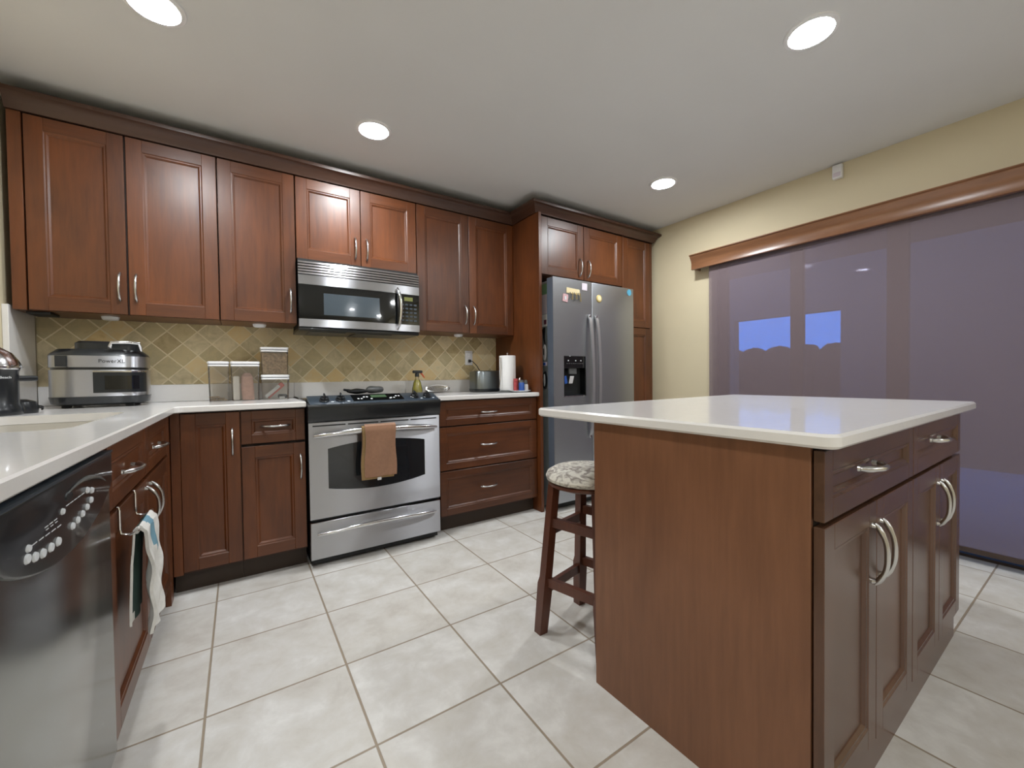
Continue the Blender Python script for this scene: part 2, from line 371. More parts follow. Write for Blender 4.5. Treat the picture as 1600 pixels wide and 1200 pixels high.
# right wall with the sliding door opening y -1.20 .. -3.75
D0, D1, DZ = -1.20, -3.75, 2.0
b = B()
b.box(XR, XR + .12, D0, 0, 0, H, 'wallc'); b.box(XR, XR + .12, YB, D1, 0, H, 'wallc'); b.box(XR, XR + .12, D1, D0, DZ, H, 'wallc')
struct(b.build('wall_right'))
dr = thing('door_1', '', 'door', (XR + 0.06, D0, 0)); del dr['label']; del dr['category']; struct(dr)
stiles = [(D0, -1.27), (-1.735, -1.815), (-2.27, -2.37), (-2.95, -3.03), (-3.68, D1)]
b = B()
for a, c in stiles: b.box(XR + .03, XR + .075, c, a, 0.0, DZ, 'frame', .002)
b.box(XR + .03, XR + .075, D1, D0, 0.0, 0.016, 'frame'); b.box(XR + .03, XR + .075, D1, D0, DZ - .07, DZ, 'frame')
b.build('door_frame', dr)
for (a, c), (d, e) in zip(stiles, stiles[1:]):
    b = B(); b.box(XR + .05, XR + .055, d, c, .016, DZ - .07, 'glass'); b.build('pane', dr)

# exterior patio beyond the sliding door
b = B(); b.box(XR + .12, 12, -9, 3, -0.15, -0.03, 'slab'); tag(b.build('patio_slab'), 'pale concrete patio slab outside the sliding door', 'patio'); bpy.data.objects['patio_slab']['kind'] = 'structure'
b = B(); b.box(XR + .12, 5.5, -9, 3, 2.09, 2.2, 'frame')
t = b.build('patio_roof'); tag(t, 'dark patio roof overhang just outside the sliding door', 'patio roof'); t['kind'] = 'structure'
b = B(); b.box(7.5, 7.65, 0.40, 3.0, -0.03, 1.87, 'stucco'); b.box(7.5, 7.65, -6.0, -1.0, -0.03, 1.87, 'stucco'); b.box(7.5, 7.65, -6.0, 3.0, 1.87, 3.6, 'stucco')
t = b.build('patio_wall'); tag(t, 'stucco patio wall with one opening showing hedge and sky', 'wall'); t['kind'] = 'structure'
rnd = random.Random(3)
b = B(); secs = []
for k in range(61):
    y = 0.95 - 2.1 * k / 60; ph = (y - .62) / .40; hump = abs(math.cos(math.pi * ph)) ** .5
    top = 1.40 + .10 * hump + rnd.uniform(-.006, .006); w = .26 + .05 * hump
    secs.append([(8.6 + w * math.cos(a) * (1 if math.sin(a) < .7 else .8), y, -.03 + (top + .03) * (.5 + .5 * math.sin(a)) + rnd.uniform(-.01, .01)) for a in [2 * PI * q / 20 for q in range(20)]])
b.loft(secs, 'leaf'); tag(b.build('hedge'), 'dark rounded hedge beyond the patio, seen through the shade', 'hedge')

# ------------------------------------------------------------------ recessed lamps, then the added fill lamps behind the camera
LL = ['recessed ceiling lamp above the left counter, cut by the top edge of the photo', 'recessed ceiling lamp in front of the cabinets over the microwave', 'recessed ceiling lamp nearest the fridge and the cream wall', 'recessed ceiling lamp high on the right above the island']
rl = None
for i, (x, y) in enumerate(LIGHTS + FILL_LIGHTS_BEHIND):
    lab = LL[i] if i < 4 else 'unseen ceiling lamp added behind the camera to fill the room with light'
    if rl is None:
        rl = thing('recessed_light', lab, 'ceiling light', (x, y, H), group='recessed ceiling lamps')
        b = B(); b.lathe([(0.095, 0.0), (0.093, -0.006), (0.078, -0.009), (0.074, -0.003), (0.0, -0.003)][::-1], (x, y, H), 'white', 40); b.build('trim_ring', rl)
        b = B(); b.lathe([(0.0, -0.010), (0.045, -0.009), (0.068, -0.006), (0.0725, -0.0035), (0.0, -0.0032)], (x, y, H), 'lens', 40); b.build('lamp_lens', rl)
    else: copy_thing(rl, (x, y, H), label=lab)

# ------------------------------------------------------------------ cabinet parts
def pull(parent, x, z, L=0.14, vert=True, out=0.032, y0=0.0, name='handle', r=0.0052):
    """bow pull, centre x,z on the plane y=y0, bulging to -y"""
    b = B(); n = 14; pts = []; rad = []
    for i in range(n + 1):
        t = -1 + 2 * i / n; o = out * (1 - abs(t) ** 2.6) + 0.004
        a = t * L / 2
        pts.append((x, y0 - o, z + a) if vert else (x + a, y0 - o, z)); rad.append(r * (0.75 + 0.55 * math.exp(-((abs(t) - 0.80) / 0.12) ** 2) + 0.35 * (1 - t * t)))
    b.tube(pts, rad, 'nickel', 10)
    for sgn in (-1, 1):
        a = sgn * L * 0.46
        p0 = (x, y0 + 0.001, z + a) if vert else (x + a, y0 + 0.001, z); p1 = (x, y0 - .012, z + a * .97) if vert else (x + a * .97, y0 - .012, z)
        b.tube([p0, p1], [r * 1.35, r * 0.9], 'nickel', 10)
    return b.build(name, parent, world=False)
def shaker(parent, x0, x1, z0, z1, name='door', fw=0.062, t=0.02, wv='wood', wh='woodh', y=0.0, panel=None):
    """framed door or drawer front in local frame: front face at y, back at y+t"""
    b = B(); bv = 0.0012
    b.box(x0, x0 + fw, y, y + t, z0, z1, wv, bv, 1); b.box(x1 - fw, x1, y, y + t, z0, z1, wv, bv, 1)
    b.box(x0 + fw, x1 - fw, y, y + t, z0, z0 + fw, wh, bv, 1); b.box(x0 + fw, x1 - fw, y, y + t, z1 - fw, z1, wh, bv, 1)
    a0, a1, c0, c1 = x0 + fw, x1 - fw, z0 + fw, z1 - fw
    def rect(i, d): return [(a0 + i, y + d, c0 + i), (a1 - i, y + d, c0 + i), (a1 - i, y + d, c1 - i), (a0 + i, y + d, c1 - i)]
    b.loft([rect(0, 0.0006), rect(0.004, 0.003), rect(0.009, 0.003), rect(0.016, 0.009), rect(0.017, 0.011)], wv, smooth=False, cap=False)
    bx = B; b.box(a0 + .015, a1 - .015, y + .0108, y + t - .002, c0 + .015, c1 - .015, panel or wv)
    return b.build(name, parent, world=False, auto=False)
def carcass(parent, w, y0, D, z0, z1, m='wood', name='body', x0=0.0, toe=None, face='dark'):
    b = B()
    b.box(x0, w, y0, D, z0, z1, m)
    b.box(x0 + .002, w - .002, y0 - .0008, y0, z0 + .002, z1 - .002, face)
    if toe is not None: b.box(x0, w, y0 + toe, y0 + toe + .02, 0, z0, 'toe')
    return b.build(name, parent, world=False)

# ---- upper cabinets (doors face -y at y=-0.30)
UB, UT, YU = 1.373, 2.273, -0.30
def upper(name, label, x0, x1, z0, doors, handles, D=0.30, yf=YU, top=UT, filler=None, hz=None):
    t = thing(name, label, 'cabinet', (x0, yf, 0), local=True); w = x1 - x0
    carcass(t, w, 0.021, D - 0.001, z0, top, x0=(-(filler or 0)))
    if filler:
        b = B(); b.box(-filler, 0.0, 0.002, 0.021, z0, top, 'wood', .001, 1); b.build('filler_strip', t, world=False)
    for (a, c), hx in zip(doors, handles):
        d = shaker(t, a - x0 + .0015, c - x0 - .0015, z0 + 0.002, top - 0.004, fw=0.062)
        if hx is not None: pull(d, hx - x0, (hz or (z0 + 0.138)), 0.145, True)
    return t
cabs = []
cabs.append(upper('wall_cabinet', 'tall double-door cherry wall cabinet in the far left corner', 0.075, 0.797, UB, [(0.08, 0.420), (0.425, 0.797)], [0.393, 0.455], filler=0.045))
cabs.append(upper('wall_cabinet', 'single-door cherry wall cabinet left of the microwave', 0.801, 1.181, UB, [(0.801, 1.181)], [1.148]))
cabs.append(upper('wall_cabinet', 'short double-door cherry wall cabinet above the microwave', 1.185, 1.945, 1.772, [(1.185, 1.564), (1.566, 1.945)], [1.528, 1.601], hz=1.885))
cabs.append(upper('wall_cabinet', 'double-door cherry wall cabinet between microwave and fridge panel', 1.949, 2.772, UB, [(1.949, 2.362), (2.364, 2.772)], [2.325, 2.398]))
YF = -0.60
cabs.append(upper('wall_cabinet', 'double-door cherry cabinet above the fridge', 2.832, 3.738, 1.825, [(2.832, 3.275), (3.278, 3.738)], [3.228, 3.322], D=0.60, yf=YF, hz=1.925))
# under-cabinet puck lights
PK = ['small white puck light under the far left corner cabinet', 'small white puck light under the cabinet left of the microwave', 'small white puck light under the cabinet right of the microwave']
for (x, lab) in zip((0.33, 0.99, 2.33), PK):
    b = B(); b.lathe([(0.0, -0.018), (0.028, -0.017), (0.033, -0.012), (0.036, 0.0), (0.0, 0.0)], (x, -0.17, UB), 'white', 24); o = b.build('puck_light'); tag(o, lab, 'light', 'puck lights under the wall cabinets')
b = B(); b.box(0.06, 0.14, -0.26, -0.14, UB - .013, UB, 'blackm', .003); tag(b.build('under_cabinet_bracket'), 'dark flat box fixed under the corner wall cabinet', 'bracket')

# ---- crown moulding, following the front of uppers and fridge block
def crown(path, m, name):
    """path of (x,y, outward normal combos) mitred; profile (out, z)"""
    prof = [(0.0, 2.2745), (0.010, 2.2745), (0.012, 2.282), (0.016, 2.288), (0.022, 2.300), (0.034, 2.318), (0.050, 2.330), (0.058, 2.334), (0.060, 2.346), (0.060, 2.352), (0.0, 2.352)]
    secs = []
    for x, y, ox, oy in path: secs.append([(x + ox * d, y + oy * d, z) for d, z in prof])
    b = B(); b.loft(secs, m, smooth=False); return b.build(name)
path = [(0.028, YU + .002, 0, -1), (2.774, YU + .002, -1, -1), (2.774, YF - .01, -1, -1), (4.150, YF - .01, 1, -1), (4.150, -0.02, 1, 0)]
o = crown(path, 'crown', 'crown_molding'); tag(o, 'dark cherry crown molding running along the tops of the wall cabinets', 'crown molding')
b = B(); b.box(0.03, 4.149, YU + .004, -0.001, 2.274, 2.30, 'dark'); b.box(2.776, 4.149, YF + .0, -0.3, 2.2745, 2.30, 'dark')
tag(b.build('cabinet_top_board'), 'dark board lying on top of the wall cabinets behind the crown molding', 'board')

# ---- tall panel beside the fridge
b = B(); b.box(2.774, 2.799, -0.645, -0.001, 0, 2.273, 'wood', .001, 1); tag(b.build('refrigerator_side_panel'), 'tall narrow cherry panel between the drawer base and the fridge', 'panel')

# ---- pantry right of fridge
t = thing('pantry_cabinet', 'tall narrow cherry pantry cabinet right of the fridge', 'cabinet', (3.755, YF, 0), local=True)
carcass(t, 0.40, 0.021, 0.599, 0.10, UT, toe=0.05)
PW = 0.365
b = B(); b.box(-0.015, 0.0, 0.001, 0.021, .1, UT, 'wood'); b.box(PW + .002, 0.40, 0.001, 0.021, .1, UT, 'wood', .001, 1); b.build('filler_strip', t, world=False)
shaker(t, 0, PW, 1.475, UT - .004); shaker(t, 0, PW, 0.105, 1.468)

# ---- base cabinets, back run (front plane y=-0.60)
YBs = -0.60
def base(name, label, x0, x1, fronts, D=0.598, toe=0.04):
    t = thing(name, label, 'cabinet', (x0, YBs, 0), local=True); w = x1 - x0
    carcass(t, w, 0.021, D, 0.10, 0.884, toe=toe)
    for kind, a, c, z0, z1, hx, hz, vert in fronts:
        d = shaker(t, a - x0, c - x0, z0, z1, name=kind, fw=0.058 if kind == 'door' else 0.045, wv='wood' if kind == 'door' else 'woodh')
        if hx is not None: pull(d, hx - x0, hz, 0.14 if vert else 0.135, vert)
    return t
base('base_cabinet', 'full-height single-door cherry base cabinet in the left corner', 0.602, 0.879, [('door', 0.640, 0.877, 0.112, 0.876, 0.845, 0.725, True)])
base('base_cabinet', 'cherry base cabinet with one drawer over one door left of the stove', 0.880, 1.178, [('drawer', 0.883, 1.175, 0.706, 0.876, 1.036, 0.793, False), ('door', 0.883, 1.175, 0.112, 0.692, 1.150, 0.56, True)])
base('base_cabinet', 'three-drawer cherry base cabinet right of the stove', 1.957, 2.773, [('drawer', 1.972, 2.769, 0.712, 0.876, 2.350, 0.792, False), ('drawer', 1.972, 2.769, 0.416, 0.703, 2.345, 0.566, False), ('drawer', 1.972, 2.769, 0.112, 0.407, 2.340, 0.270, False)])
b = B(); b.box(0.0, 0.0365, 0.003, 0.021, 0.10, 0.884, 'wood', .001, 1); b.build('filler_strip', bpy.data.objects['base_cabinet'], world=False)
# ---- left run (front plane x=0.60, faces +x): local x -> world y
t = thing('sink_cabinet', 'cherry sink base cabinet beside the dishwasher, two small drawers over two doors', 'cabinet', (0.60, -1.690, 0), PI / 2, local=True)
LW = 1.05
b = B()
b.box(0, LW, .021, .598, .10, .69, 'wood'); b.box(0, LW, .021, .075, .69, .884, 'wood'); b.box(0, LW, .50, .598, .69, .884, 'wood')
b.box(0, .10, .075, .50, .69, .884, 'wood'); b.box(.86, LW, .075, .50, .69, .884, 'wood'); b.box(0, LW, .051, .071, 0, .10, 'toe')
b.build('body', t, world=False)
sinkcab = t
for nm, a, c, z0, z1, hx, hz, vert in [('drawer', 0.004, 0.515, 0.706, 0.876, 0.215, 0.783, False), ('drawer', 0.522, 1.012, 0.706, 0.876, 0.71, 0.785, False), ('door', 0.004, 0.515, 0.112, 0.692, 0.475, 0.60, True), ('door', 0.522, 1.012, 0.112, 0.692, 0.560, 0.60, True)]:
    d = shaker(t, a, c, z0, z1, name=nm, fw=0.058 if nm == 'door' else 0.045, wv='wood' if nm == 'door' else 'woodh'); pull(d, hx, hz, 0.14, vert)
b = B(); b.box(1.014, 1.089, 0.0, 0.021, 0.0, 0.884, 'wood', .001, 1); b.build('filler_strip', t, world=False)

# ---- countertops
def rounded(poly_, rads, seg=6):
    out = []; n = len(poly_)
    for i, p in enumerate(poly_):
        r = rads[i]
        if r == 0: out.append(p); continue
        P = Vector(p); A = (Vector(poly_[i - 1]) - P).normalized(); C = (Vector(poly_[(i + 1) % n]) - P).normalized()
        ang = A.angle(C); d = r / math.tan(ang / 2); c = P + (A + C).normalized() * (r / math.sin(ang / 2))
        s = P + A * d - c; e = P + C * d - c; a0 = math.atan2(s.y, s.x); a1 = math.atan2(e.y, e.x)
        da = (a1 - a0 + PI) % (2 * PI) - PI
        for k in range(seg + 1): a = a0 + da * k / seg; out.append((c.x + r * math.cos(a), c.y + r * math.sin(a)))
    return out
def slab(poly_, z0, z1, m, name, hole=None, ch=0.004, parent=None, world=True):
    """countertop with eased edges and an optional hole"""
    b = B(); bm = bmesh.new()
    def loop(pl, z): return [bm.verts.new((x, y, z)) for x, y in pl]
    def inset(pl, d):
        n = len(pl); o = []
        for i, p in enumerate(pl):
            a = Vector(pl[i - 1]); c = Vector(pl[(i + 1) % n]); P = Vector(p)
            d1 = (P - a).normalized(); d2 = (c - P).normalized(); nn = Vector((-(d1.y + d2.y), d1.x + d2.x))
            nn.normalize(); k = max(0.3, nn.dot(Vector((-d1.y, d1.x)))); o.append(tuple(P + nn * d / k))
        return o
    area = sum(poly_[i - 1][0] * p[1] - p[0] * poly_[i - 1][1] for i, p in enumerate(poly_))
    if area < 0: poly_ = poly_[::-1]
    ins = inset(poly_, ch); L = [loop(ins, z1), loop(poly_, z1 - ch), loop(poly_, z0 + ch), loop(ins, z0)]
    n = len(poly_)
    for A, C in zip(L, L[1:]):
        for k in range(n): bm.faces.new((A[k], A[(k + 1) % n], C[(k + 1) % n], C[k]))
    def fill(lp, hl, flip):
        es = [bm.edges.get((lp[k], lp[(k + 1) % len(lp)])) or bm.edges.new((lp[k], lp[(k + 1) % len(lp)])) for k in range(len(lp))]
        if hl: es += [bm.edges.get((hl[k], hl[(k + 1) % len(hl)])) or bm.edges.new((hl[k], hl[(k + 1) % len(hl)])) for k in range(len(hl))]
        bmesh.ops.triangle_fill(bm, use_beauty=True, use_dissolve=False, edges=es)
    h1 = h0 = None
    if hole:
        h1 = loop(hole, z1); h0 = loop(hole, z0)
        for k in range(len(hole)): bm.faces.new((h1[k], h1[(k + 1) % len(hole)], h0[(k + 1) % len(hole)], h0[k]))
    fill(L[0], h1, 0); fill(L[3], h0, 1)
    bmesh.ops.recalc_face_normals(bm, faces=bm.faces)
    b._fin(bm, m); return b.build(name, parent, world)
CT, CB = 0.915, 0.885
# sink opening
SX0, SX1, SY0, SY1 = 0.13, 0.50, -1.56, -0.86
hole = rounded([(SX0, SY0), (SX1, SY0), (SX1, SY1), (SX0, SY1)], [.06] * 4, 6)
ctl = slab(rounded([(0.001, -2.44), (0.627, -2.44), (0.627, -0.632), (1.180, -0.632), (1.180, -0.001), (0.001, -0.001)], [0, .01, 0.035, 0, 0, 0]), CB, CT, 'quartz', 'countertop', hole)
tag(ctl, 'white quartz L-shaped countertop with the sink cutout on the left', 'countertop')
o = slab([(1.952, -0.632), (2.773, -0.632), (2.773, -0.001), (1.952, -0.001)], CB, CT, 'quartz', 'countertop'); tag(o, 'short white quartz countertop over the three-drawer base cabinet', 'countertop')
BS = [(0.022, 1.183, 'low white quartz upstand along the tiles left of the stove'), (1.947, 2.773, 'low white quartz upstand along the tiles right of the stove'), (1.1835, 1.9465, 'low white quartz upstand behind the stove top')]
for x0, x1, lab in BS:
    b = B(); b.box(x0, x1, -0.022, -0.001, CT + .0005, 1.015, 'quartz', .002, 1); tag(b.build('counter_upstand'), lab, 'backsplash')
b = B(); b.box(0.001, 0.021, -0.31, -0.023, CT + .0005, UB + .02, 'quartz', .001, 1); tag(b.build('stone_side_splash'), 'white quartz slab standing on the left wall beside the corner', 'backsplash')
b = B(); b.box(0.022, 2.773, -0.0105, -0.0005, 1.0155, 1.395, 'splash'); b.box(0.022, 2.773, -0.012, -0.0005, 1.395, 1.42, 'liner'); b.box(0.022, 2.773, -0.010, -0.0005, 1.42, 1.5, 'liner')
tag(b.build('tile_backsplash'), 'diamond-set tan travertine tile backsplash behind the counters', 'backsplash')
# sink basin
t = thing('kitchen_sink', 'undermount steel sink sunk in the left countertop', 'sink', ((SX0 + SX1) / 2, (SY0 + SY1) / 2, 0.70))
b = B()
def rr(x0, x1, y0, y1, r, z): return [(x, y, z) for x, y in rounded([(x0, y0), (x1, y0), (x1, y1), (x0, y1)], [r] * 4, 6)]
b.loft([rr(SX0 - .02, SX1 + .02, SY0 - .02, SY1 + .02, .07, CB - .001), rr(SX0, SX1, SY0, SY1, .06, CB - .001), rr(SX0 + .004, SX1 - .004, SY0 + .004, SY1 - .004, .06, .76), rr(SX0 + .03, SX1 - .03, SY0 + .03, SY1 - .03, .05, .705), rr(SX0 + .18, SX1 - .18, SY0 + .3, SY1 - .3, .004, .70)], 'sink', cap=False)
b.build('basin', t)
b = B(); b.lathe([(0.0, .701), (.04, .703), (.043, .7015), (.043, .700)], ((SX0 + SX1) / 2, (SY0 + SY1) / 2, 0), 'steelb', 24); b.build('drain', t)
# cream end wall at the near end of the left run
b = B(); b.box(0.0, 0.612, -2.43, -2.300, 0, 0.884, 'wallc'); struct(b.build('wall_stub'))

# ------------------------------------------------------------------ dishwasher (faces +x), local x -> world y
DY0 = -2.297; DWW = 0.602
t = thing('dishwasher', 'stainless dishwasher with a curved black control panel under the left counter', 'dishwasher', (0.605, DY0, 0), PI / 2, local=True)
b = B(); b.box(0.003, DWW - .003, 0.035, 0.58, 0.10, 0.868, 'blackm'); b.box(0.02, DWW - .02, 0.075, 0.09, 0.0, 0.10, 'blackm'); b.build('body', t, world=False)
b = B(); b.box(0.003, DWW - .003, 0.0, 0.034, 0.105, 0.80, 'steeld', .004, 2); b.build('door', t, world=False)
def arc_poly(x0, x1, zt, ze, zc, n=20):
    p = [(x1, zt), (x0, zt)]
    for k in range(n + 1):
        u = k / n; x = x0 + (x1 - x0) * u; s = 2 * u - 1; p.append((x, ze + (zc - ze) * (1 - s * s) ** 0.8))
    return p
b = B(); b.prism(arc_poly(0.002, DWW - .002, 0.862, 0.775, 0.700), 'y', 0.002, 0.008, 'steelb', 0); b.build('trim_band', t, world=False)
b = B(); b.prism(arc_poly(0.003, DWW - .003, 0.862, 0.792, 0.718), 'y', -0.006, 0.006, 'black', .004); b.box(.003, DWW - .003, -0.008, 0.01, 0.862, 0.868, 'charcoal', .001)
cp = b.build('control_panel', t, world=False)
b = B()
pts = []
for k in range(13): u = k / 12; pts.append((0.275 + 0.25 * u, -0.008, 0.826 + 0.018 * (1 - (2 * u - .8) ** 2) - .012 * u))
b.tube(pts, [.001 + .004 * (1 - abs(2 * k / 12 - 1)) for k in range(13)], 'grey2', 8); b.build('latch_handle', cp, world=False)
b = B(); b.lathe([(0, -.0078), (.018, -.0078), (.020, -.006), (0, -.005)], (0.285, 0, 0.826), 'blackm', 20, axis='y', sy=.45); b.build('latch_pocket', cp, world=False)
def dot(x, z, rx, rz):
    b = B(); b.lathe([(0, -.0092), (rx * .8, -.009), (rx, -.0062), (rx, -.005), (0, -.005)], (x, 0, z), 'whitel', 14, axis='y', sy=rz / rx); b.build('button', cp, world=False)
for x, z in ((.100, .775), (.128, .768), (.158, .763), (.192, .761), (.225, .760)): dot(x, z, .010, .008)
for x, z in ((.300, .765), (.330, .768), (.360, .772), (.390, .778), (.418, .786), (.425, .805), (.395, .812)): dot(x, z, .009, .007)
for x, z in ((.105, .789), (.250, .806)): dot(x, z, .008, .006)
b = B()
for k in range(5): b.box(.120 + k * .026, .138 + k * .026, -.0066, -.0058, .788 - k * .001, .7895 - k * .001, 'whitel')
for k in range(5): b.box(.270 + k * .022, .287 + k * .022, -.0066, -.0058, .810, .8115, 'whitel')
for k in range(3): b.box(.170 + k * .02, .184 + k * .02, -.0066, -.0058, .800, .8015, 'whitel'); b.box(.175 + k * .02, .186 + k * .02, -.0066, -.0058, .795, .7962, 'whitel')
b.build('printed_marks', cp, world=False)

# ------------------------------------------------------------------ over-the-door towel rack and towel
t = thing('towel_rack', 'chrome over-the-door towel rack on the sink cabinet', 'towel rack', (0.60, -1.5, 0.62))
for y in (-1.60, -1.40):
    b = B(); b.tube([(0.597, y, .6985), (0.602, y, .6985), (0.6038, y, .69), (0.6038, y, .640), (0.606, y, .625), (0.625, y, .620), (0.640, y, .6265)], .0032, 'steelb', 8); b.build('hook', t)
b = B(); b.tube([(0.640, -1.615, .627), (0.640, -1.385, .627)], .0045, 'steelb', 10)
b.build('bar', t)
t = thing('dish_towel', 'white terry dish towel with teal print hanging on the sink cabinet rack', 'towel', (0.645, -1.49, .63))
def tw(u, v):   # v along bar, u around: front to back
    y = -1.585 + 0.165 * v; L = 0.30 - 0.02 * v; wv = 0.006 * math.sin(v * 14 + u * 3) + 0.004 * math.sin(u * 17 + v * 5)
    s = u * (L + .03)
    if s < .03: a = s / .03 * PI / 2; return (0.640 + .009 * math.sin(a), y, 0.6275 + .009 * math.cos(a))
    d = s - .03; return (0.650 + wv * min(1, d * 12) + .012 * d / .3 + 0.006 , y + .012 * math.sin(d * 14) * (1 if v < .5 else .6) - .05 * d * (v - .3), 0.6275 - d)
b = B(); b.grid(tw, 34, 14, 'terry', .008)
for f in b.bm.faces:
    c = f.calc_center_median()
    if c.z > .52 and abs(c.y + 1.49 + (c.z - .58) * .3) < .028: f.material_index = b.mi('teal')
b.build('front_drape', t)
def tw2(u, v):
    y = -1.60 + 0.15 * v; s = u * .27
    if s < .02: a = s / .02 * PI / 2; return (0.640 - .008 * math.sin(a), y, 0.6275 + .009 * math.cos(a))
    d = s - .02; return (0.630 - .004 * math.sin(v * 9) - .008 * min(1, d * 10) , y - .02 * d / .3 + .01 * math.sin(d * 20), 0.6275 - d)
b = B(); b.grid(tw2, 24, 10, 'darkgreen', .005)
for f in b.bm.faces:
    c = f.calc_center_median()
    if c.y < -1.585 + .01 * math.sin(c.z * 40): f.material_index = b.mi('terry')
b.build('back_drape', t)

# ------------------------------------------------------------------ stove
SX_, SE = 1.186, 1.944; SW = SE - SX_; SF = -0.655
t = thing('slide_in_range', 'stainless slide-in range with black glass top and front knobs', 'stove', ((SX_ + SE) / 2, -0.33, 0))
b = B(); b.box(SX_ + .004, SE - .004, SF + .045, -0.03, 0.02, 0.905, 'blackm'); b.build('body', t)
b = B(); b.box(SX_ - .002, SE + .002, -0.56, -0.026, 0.905, 0.924, 'blackg', .003); b.build('glass_cooktop', t)
# door with arched window cut-out: frame built as prism strips
zt, zb = .797, .268
b = B()
wx0, wx1 = SX_ + .095, SE - .100
def wtop(x): u = (x - (wx0 + wx1) / 2) / ((wx1 - wx0) / 2); return 0.655 - 0.03 * 0 + 0.028 * (1 - u * u) - .005
def wbot(x): u = (x - (wx0 + wx1) / 2) / ((wx1 - wx0) / 2); return 0.428 - 0.032 * (1 - u * u)
n = 16; xs_ = [wx0 + (wx1 - wx0) * k / n for k in range(n + 1)]
b.prism([(SX_, zb), (wx0, zb)] + [(wx0, wbot(wx0)), (wx0, wtop(wx0))] + [(wx0, zt), (SX_, zt)], 'y', SF, SF + .04, 'steel')
b.prism([(wx1, zb), (SE, zb), (SE, zt), (wx1, zt), (wx1, wtop(wx1)), (wx1, wbot(wx1))], 'y', SF, SF + .04, 'steel')
b.prism([(wx0, zb), (wx1, zb)] + [(x, wbot(x)) for x in xs_[::-1]], 'y', SF, SF + .04, 'steel')
b.prism([(x, wtop(x)) for x in xs_] + [(wx1, zt), (wx0, zt)], 'y', SF, SF + .04, 'steel')
od = b.build('oven_door', t)
b = B(); b.box(wx0 - .01, wx1 + .01, SF + .004, SF + .02, .385, .69, 'greyglass'); b.build('oven_window', od)
b = B()
for k in range(4): b.box(SX_ + .02 + k * .183, SX_ + .19 + k * .183, SF - .0008, SF + .003, .776, .783, 'blackm')
b.build('vent_slot', od)
def bar_handle(z, x0, x1, parent, name, bow, r0=.011):
    b = B(); pts = []; rad = []; n = 20
    for k in range(n + 1):
        u = 2 * k / n - 1; pts.append((x0 + (x1 - x0) * k / n, SF - .012 - .035 * (1 - u * u) ** .6, z + bow * (1 - u * u))); rad.append(r0 * (.55 + .45 * (1 - u ** 4)))
    b.tube(pts, rad, 'steelb', 12)
    for xx, s in ((x0 + .012, 1), (x1 - .012, -1)): b.tube([(xx, SF + .001, z), (xx, SF - .02, z)], [.009, .007], 'steelb', 10)
    return b.build(name, parent)
bar_handle(.725, SX_ + .025, SE - .025, od, 'oven_handle', .020, .017)
b = B(); b.box(SX_, SE, SF, SF + .04, .045, .250, 'steel', .003, 1); dw = b.build('warming_drawer', t)
bar_handle(.185, SX_ + .035, SE - .035, dw, 'drawer_handle', .020, .012)
b = B(); b.box(SX_ + .01, SE - .01, SF + .02, SF + .05, .252, .266, 'blackm'); b.box(SX_ + .01, SE - .01, SF + .03, SF + .06, .012, .045, 'blackm'); b.build('dark_gap', t)
# black front apron: bowed plan, and the sloping control panel
def bowx(x): u = (x - (SX_ + SE) / 2) / (SW / 2); return .022 * (1 - u * u)
secs = []
for k in range(17):
    x = SX_ - .002 + (SW + .004) * k / 16; q = bowx(x)
    secs.append([(x, SF - .002, .800), (x, SF - .012 - q * .6, .812), (x, SF - .026 - q, .885), (x, SF - .022 - q, .897), (x, SF + .02, .905), (x, SF + .05, .90), (x, SF + .05, .80)])
b = B(); b.loft(secs, 'black'); b.build('front_apron', t)
secs = []
for k in range(17):
    x = SX_ + .006 + (SW - .012) * k / 16; q = bowx(x)
    secs.append([(x, SF - .016 - q, .8975), (x, SF - .008 - q, .903), (x, -.565, .941), (x, -.553, .941), (x, -.550, .925), (x, -.62, .8975)])
b = B(); b.loft(secs, 'charcoal'); cpn = b.build('control_panel', t)
def onp(x, f, lift=0.0):   # point on the sloping panel, f 0 front .. 1 back
    y0 = SF - .008 - bowx(x); y = y0 + (-.565 - y0) * f; z = .903 + .038 * f
    return Vector((x, y - lift * .3, z + lift * .95))
sl = math.atan2(.038, .10)
def padp(x0, x1, f0, f1, m, name, lift=.0015, par=None):
    b = B(); A = [onp(x0, f0), onp(x1, f0), onp(x1, f1), onp(x0, f1)]
    b.loft([[p + Vector((0, 0, -.001)) for p in A], [p + Vector((0, -.0004, lift)) for p in A]], m, smooth=False); return b.build(name, par or cpn)
padp(SX_ + .235, SX_ + .53, .12, .95, 'blackg', 'touch_pad')
padp(SX_ + .345, SX_ + .435, .52, .82, 'green', 'display', .0025)
rnd = random.Random(5)
for k in range(10):
    x = SX_ + .262 + (k % 4) * .018 + (0 if k < 4 else .19 if k < 8 else 0); f = .35 + .2 * ((k // 2) % 2)
    if k >= 8: x = SX_ + (.335 if k == 8 else .445); f = .30
    padp(x, x + .010, f, f + .09, 'whitel', 'button', .0032)
kn = None
for xk, f in ((SX_ + .085, .35), (SX_ + .170, .38), (SE - .155, .38), (SE - .075, .35)):
    c = onp(xk, f); R = Matrix.Rotation(sl, 3, 'X')
    b = B(); b.lathe([(0, 0), (.027, 0), (.027, .005), (.023, .007), (.022, .018), (.019, .021), (0, .021)], c, 'black', 24, rot=R)
    b.box(c.x - .0045, c.x + .0045, c.y - .024, c.y + .020, c.z + .010, c.z + .038, 'black', .003, 2, rot=('X', sl), piv=c)
    b.build('knob', cpn)
    padp(xk + .032, xk + .046, .12, .2, 'whitel', 'dial_mark', .001)
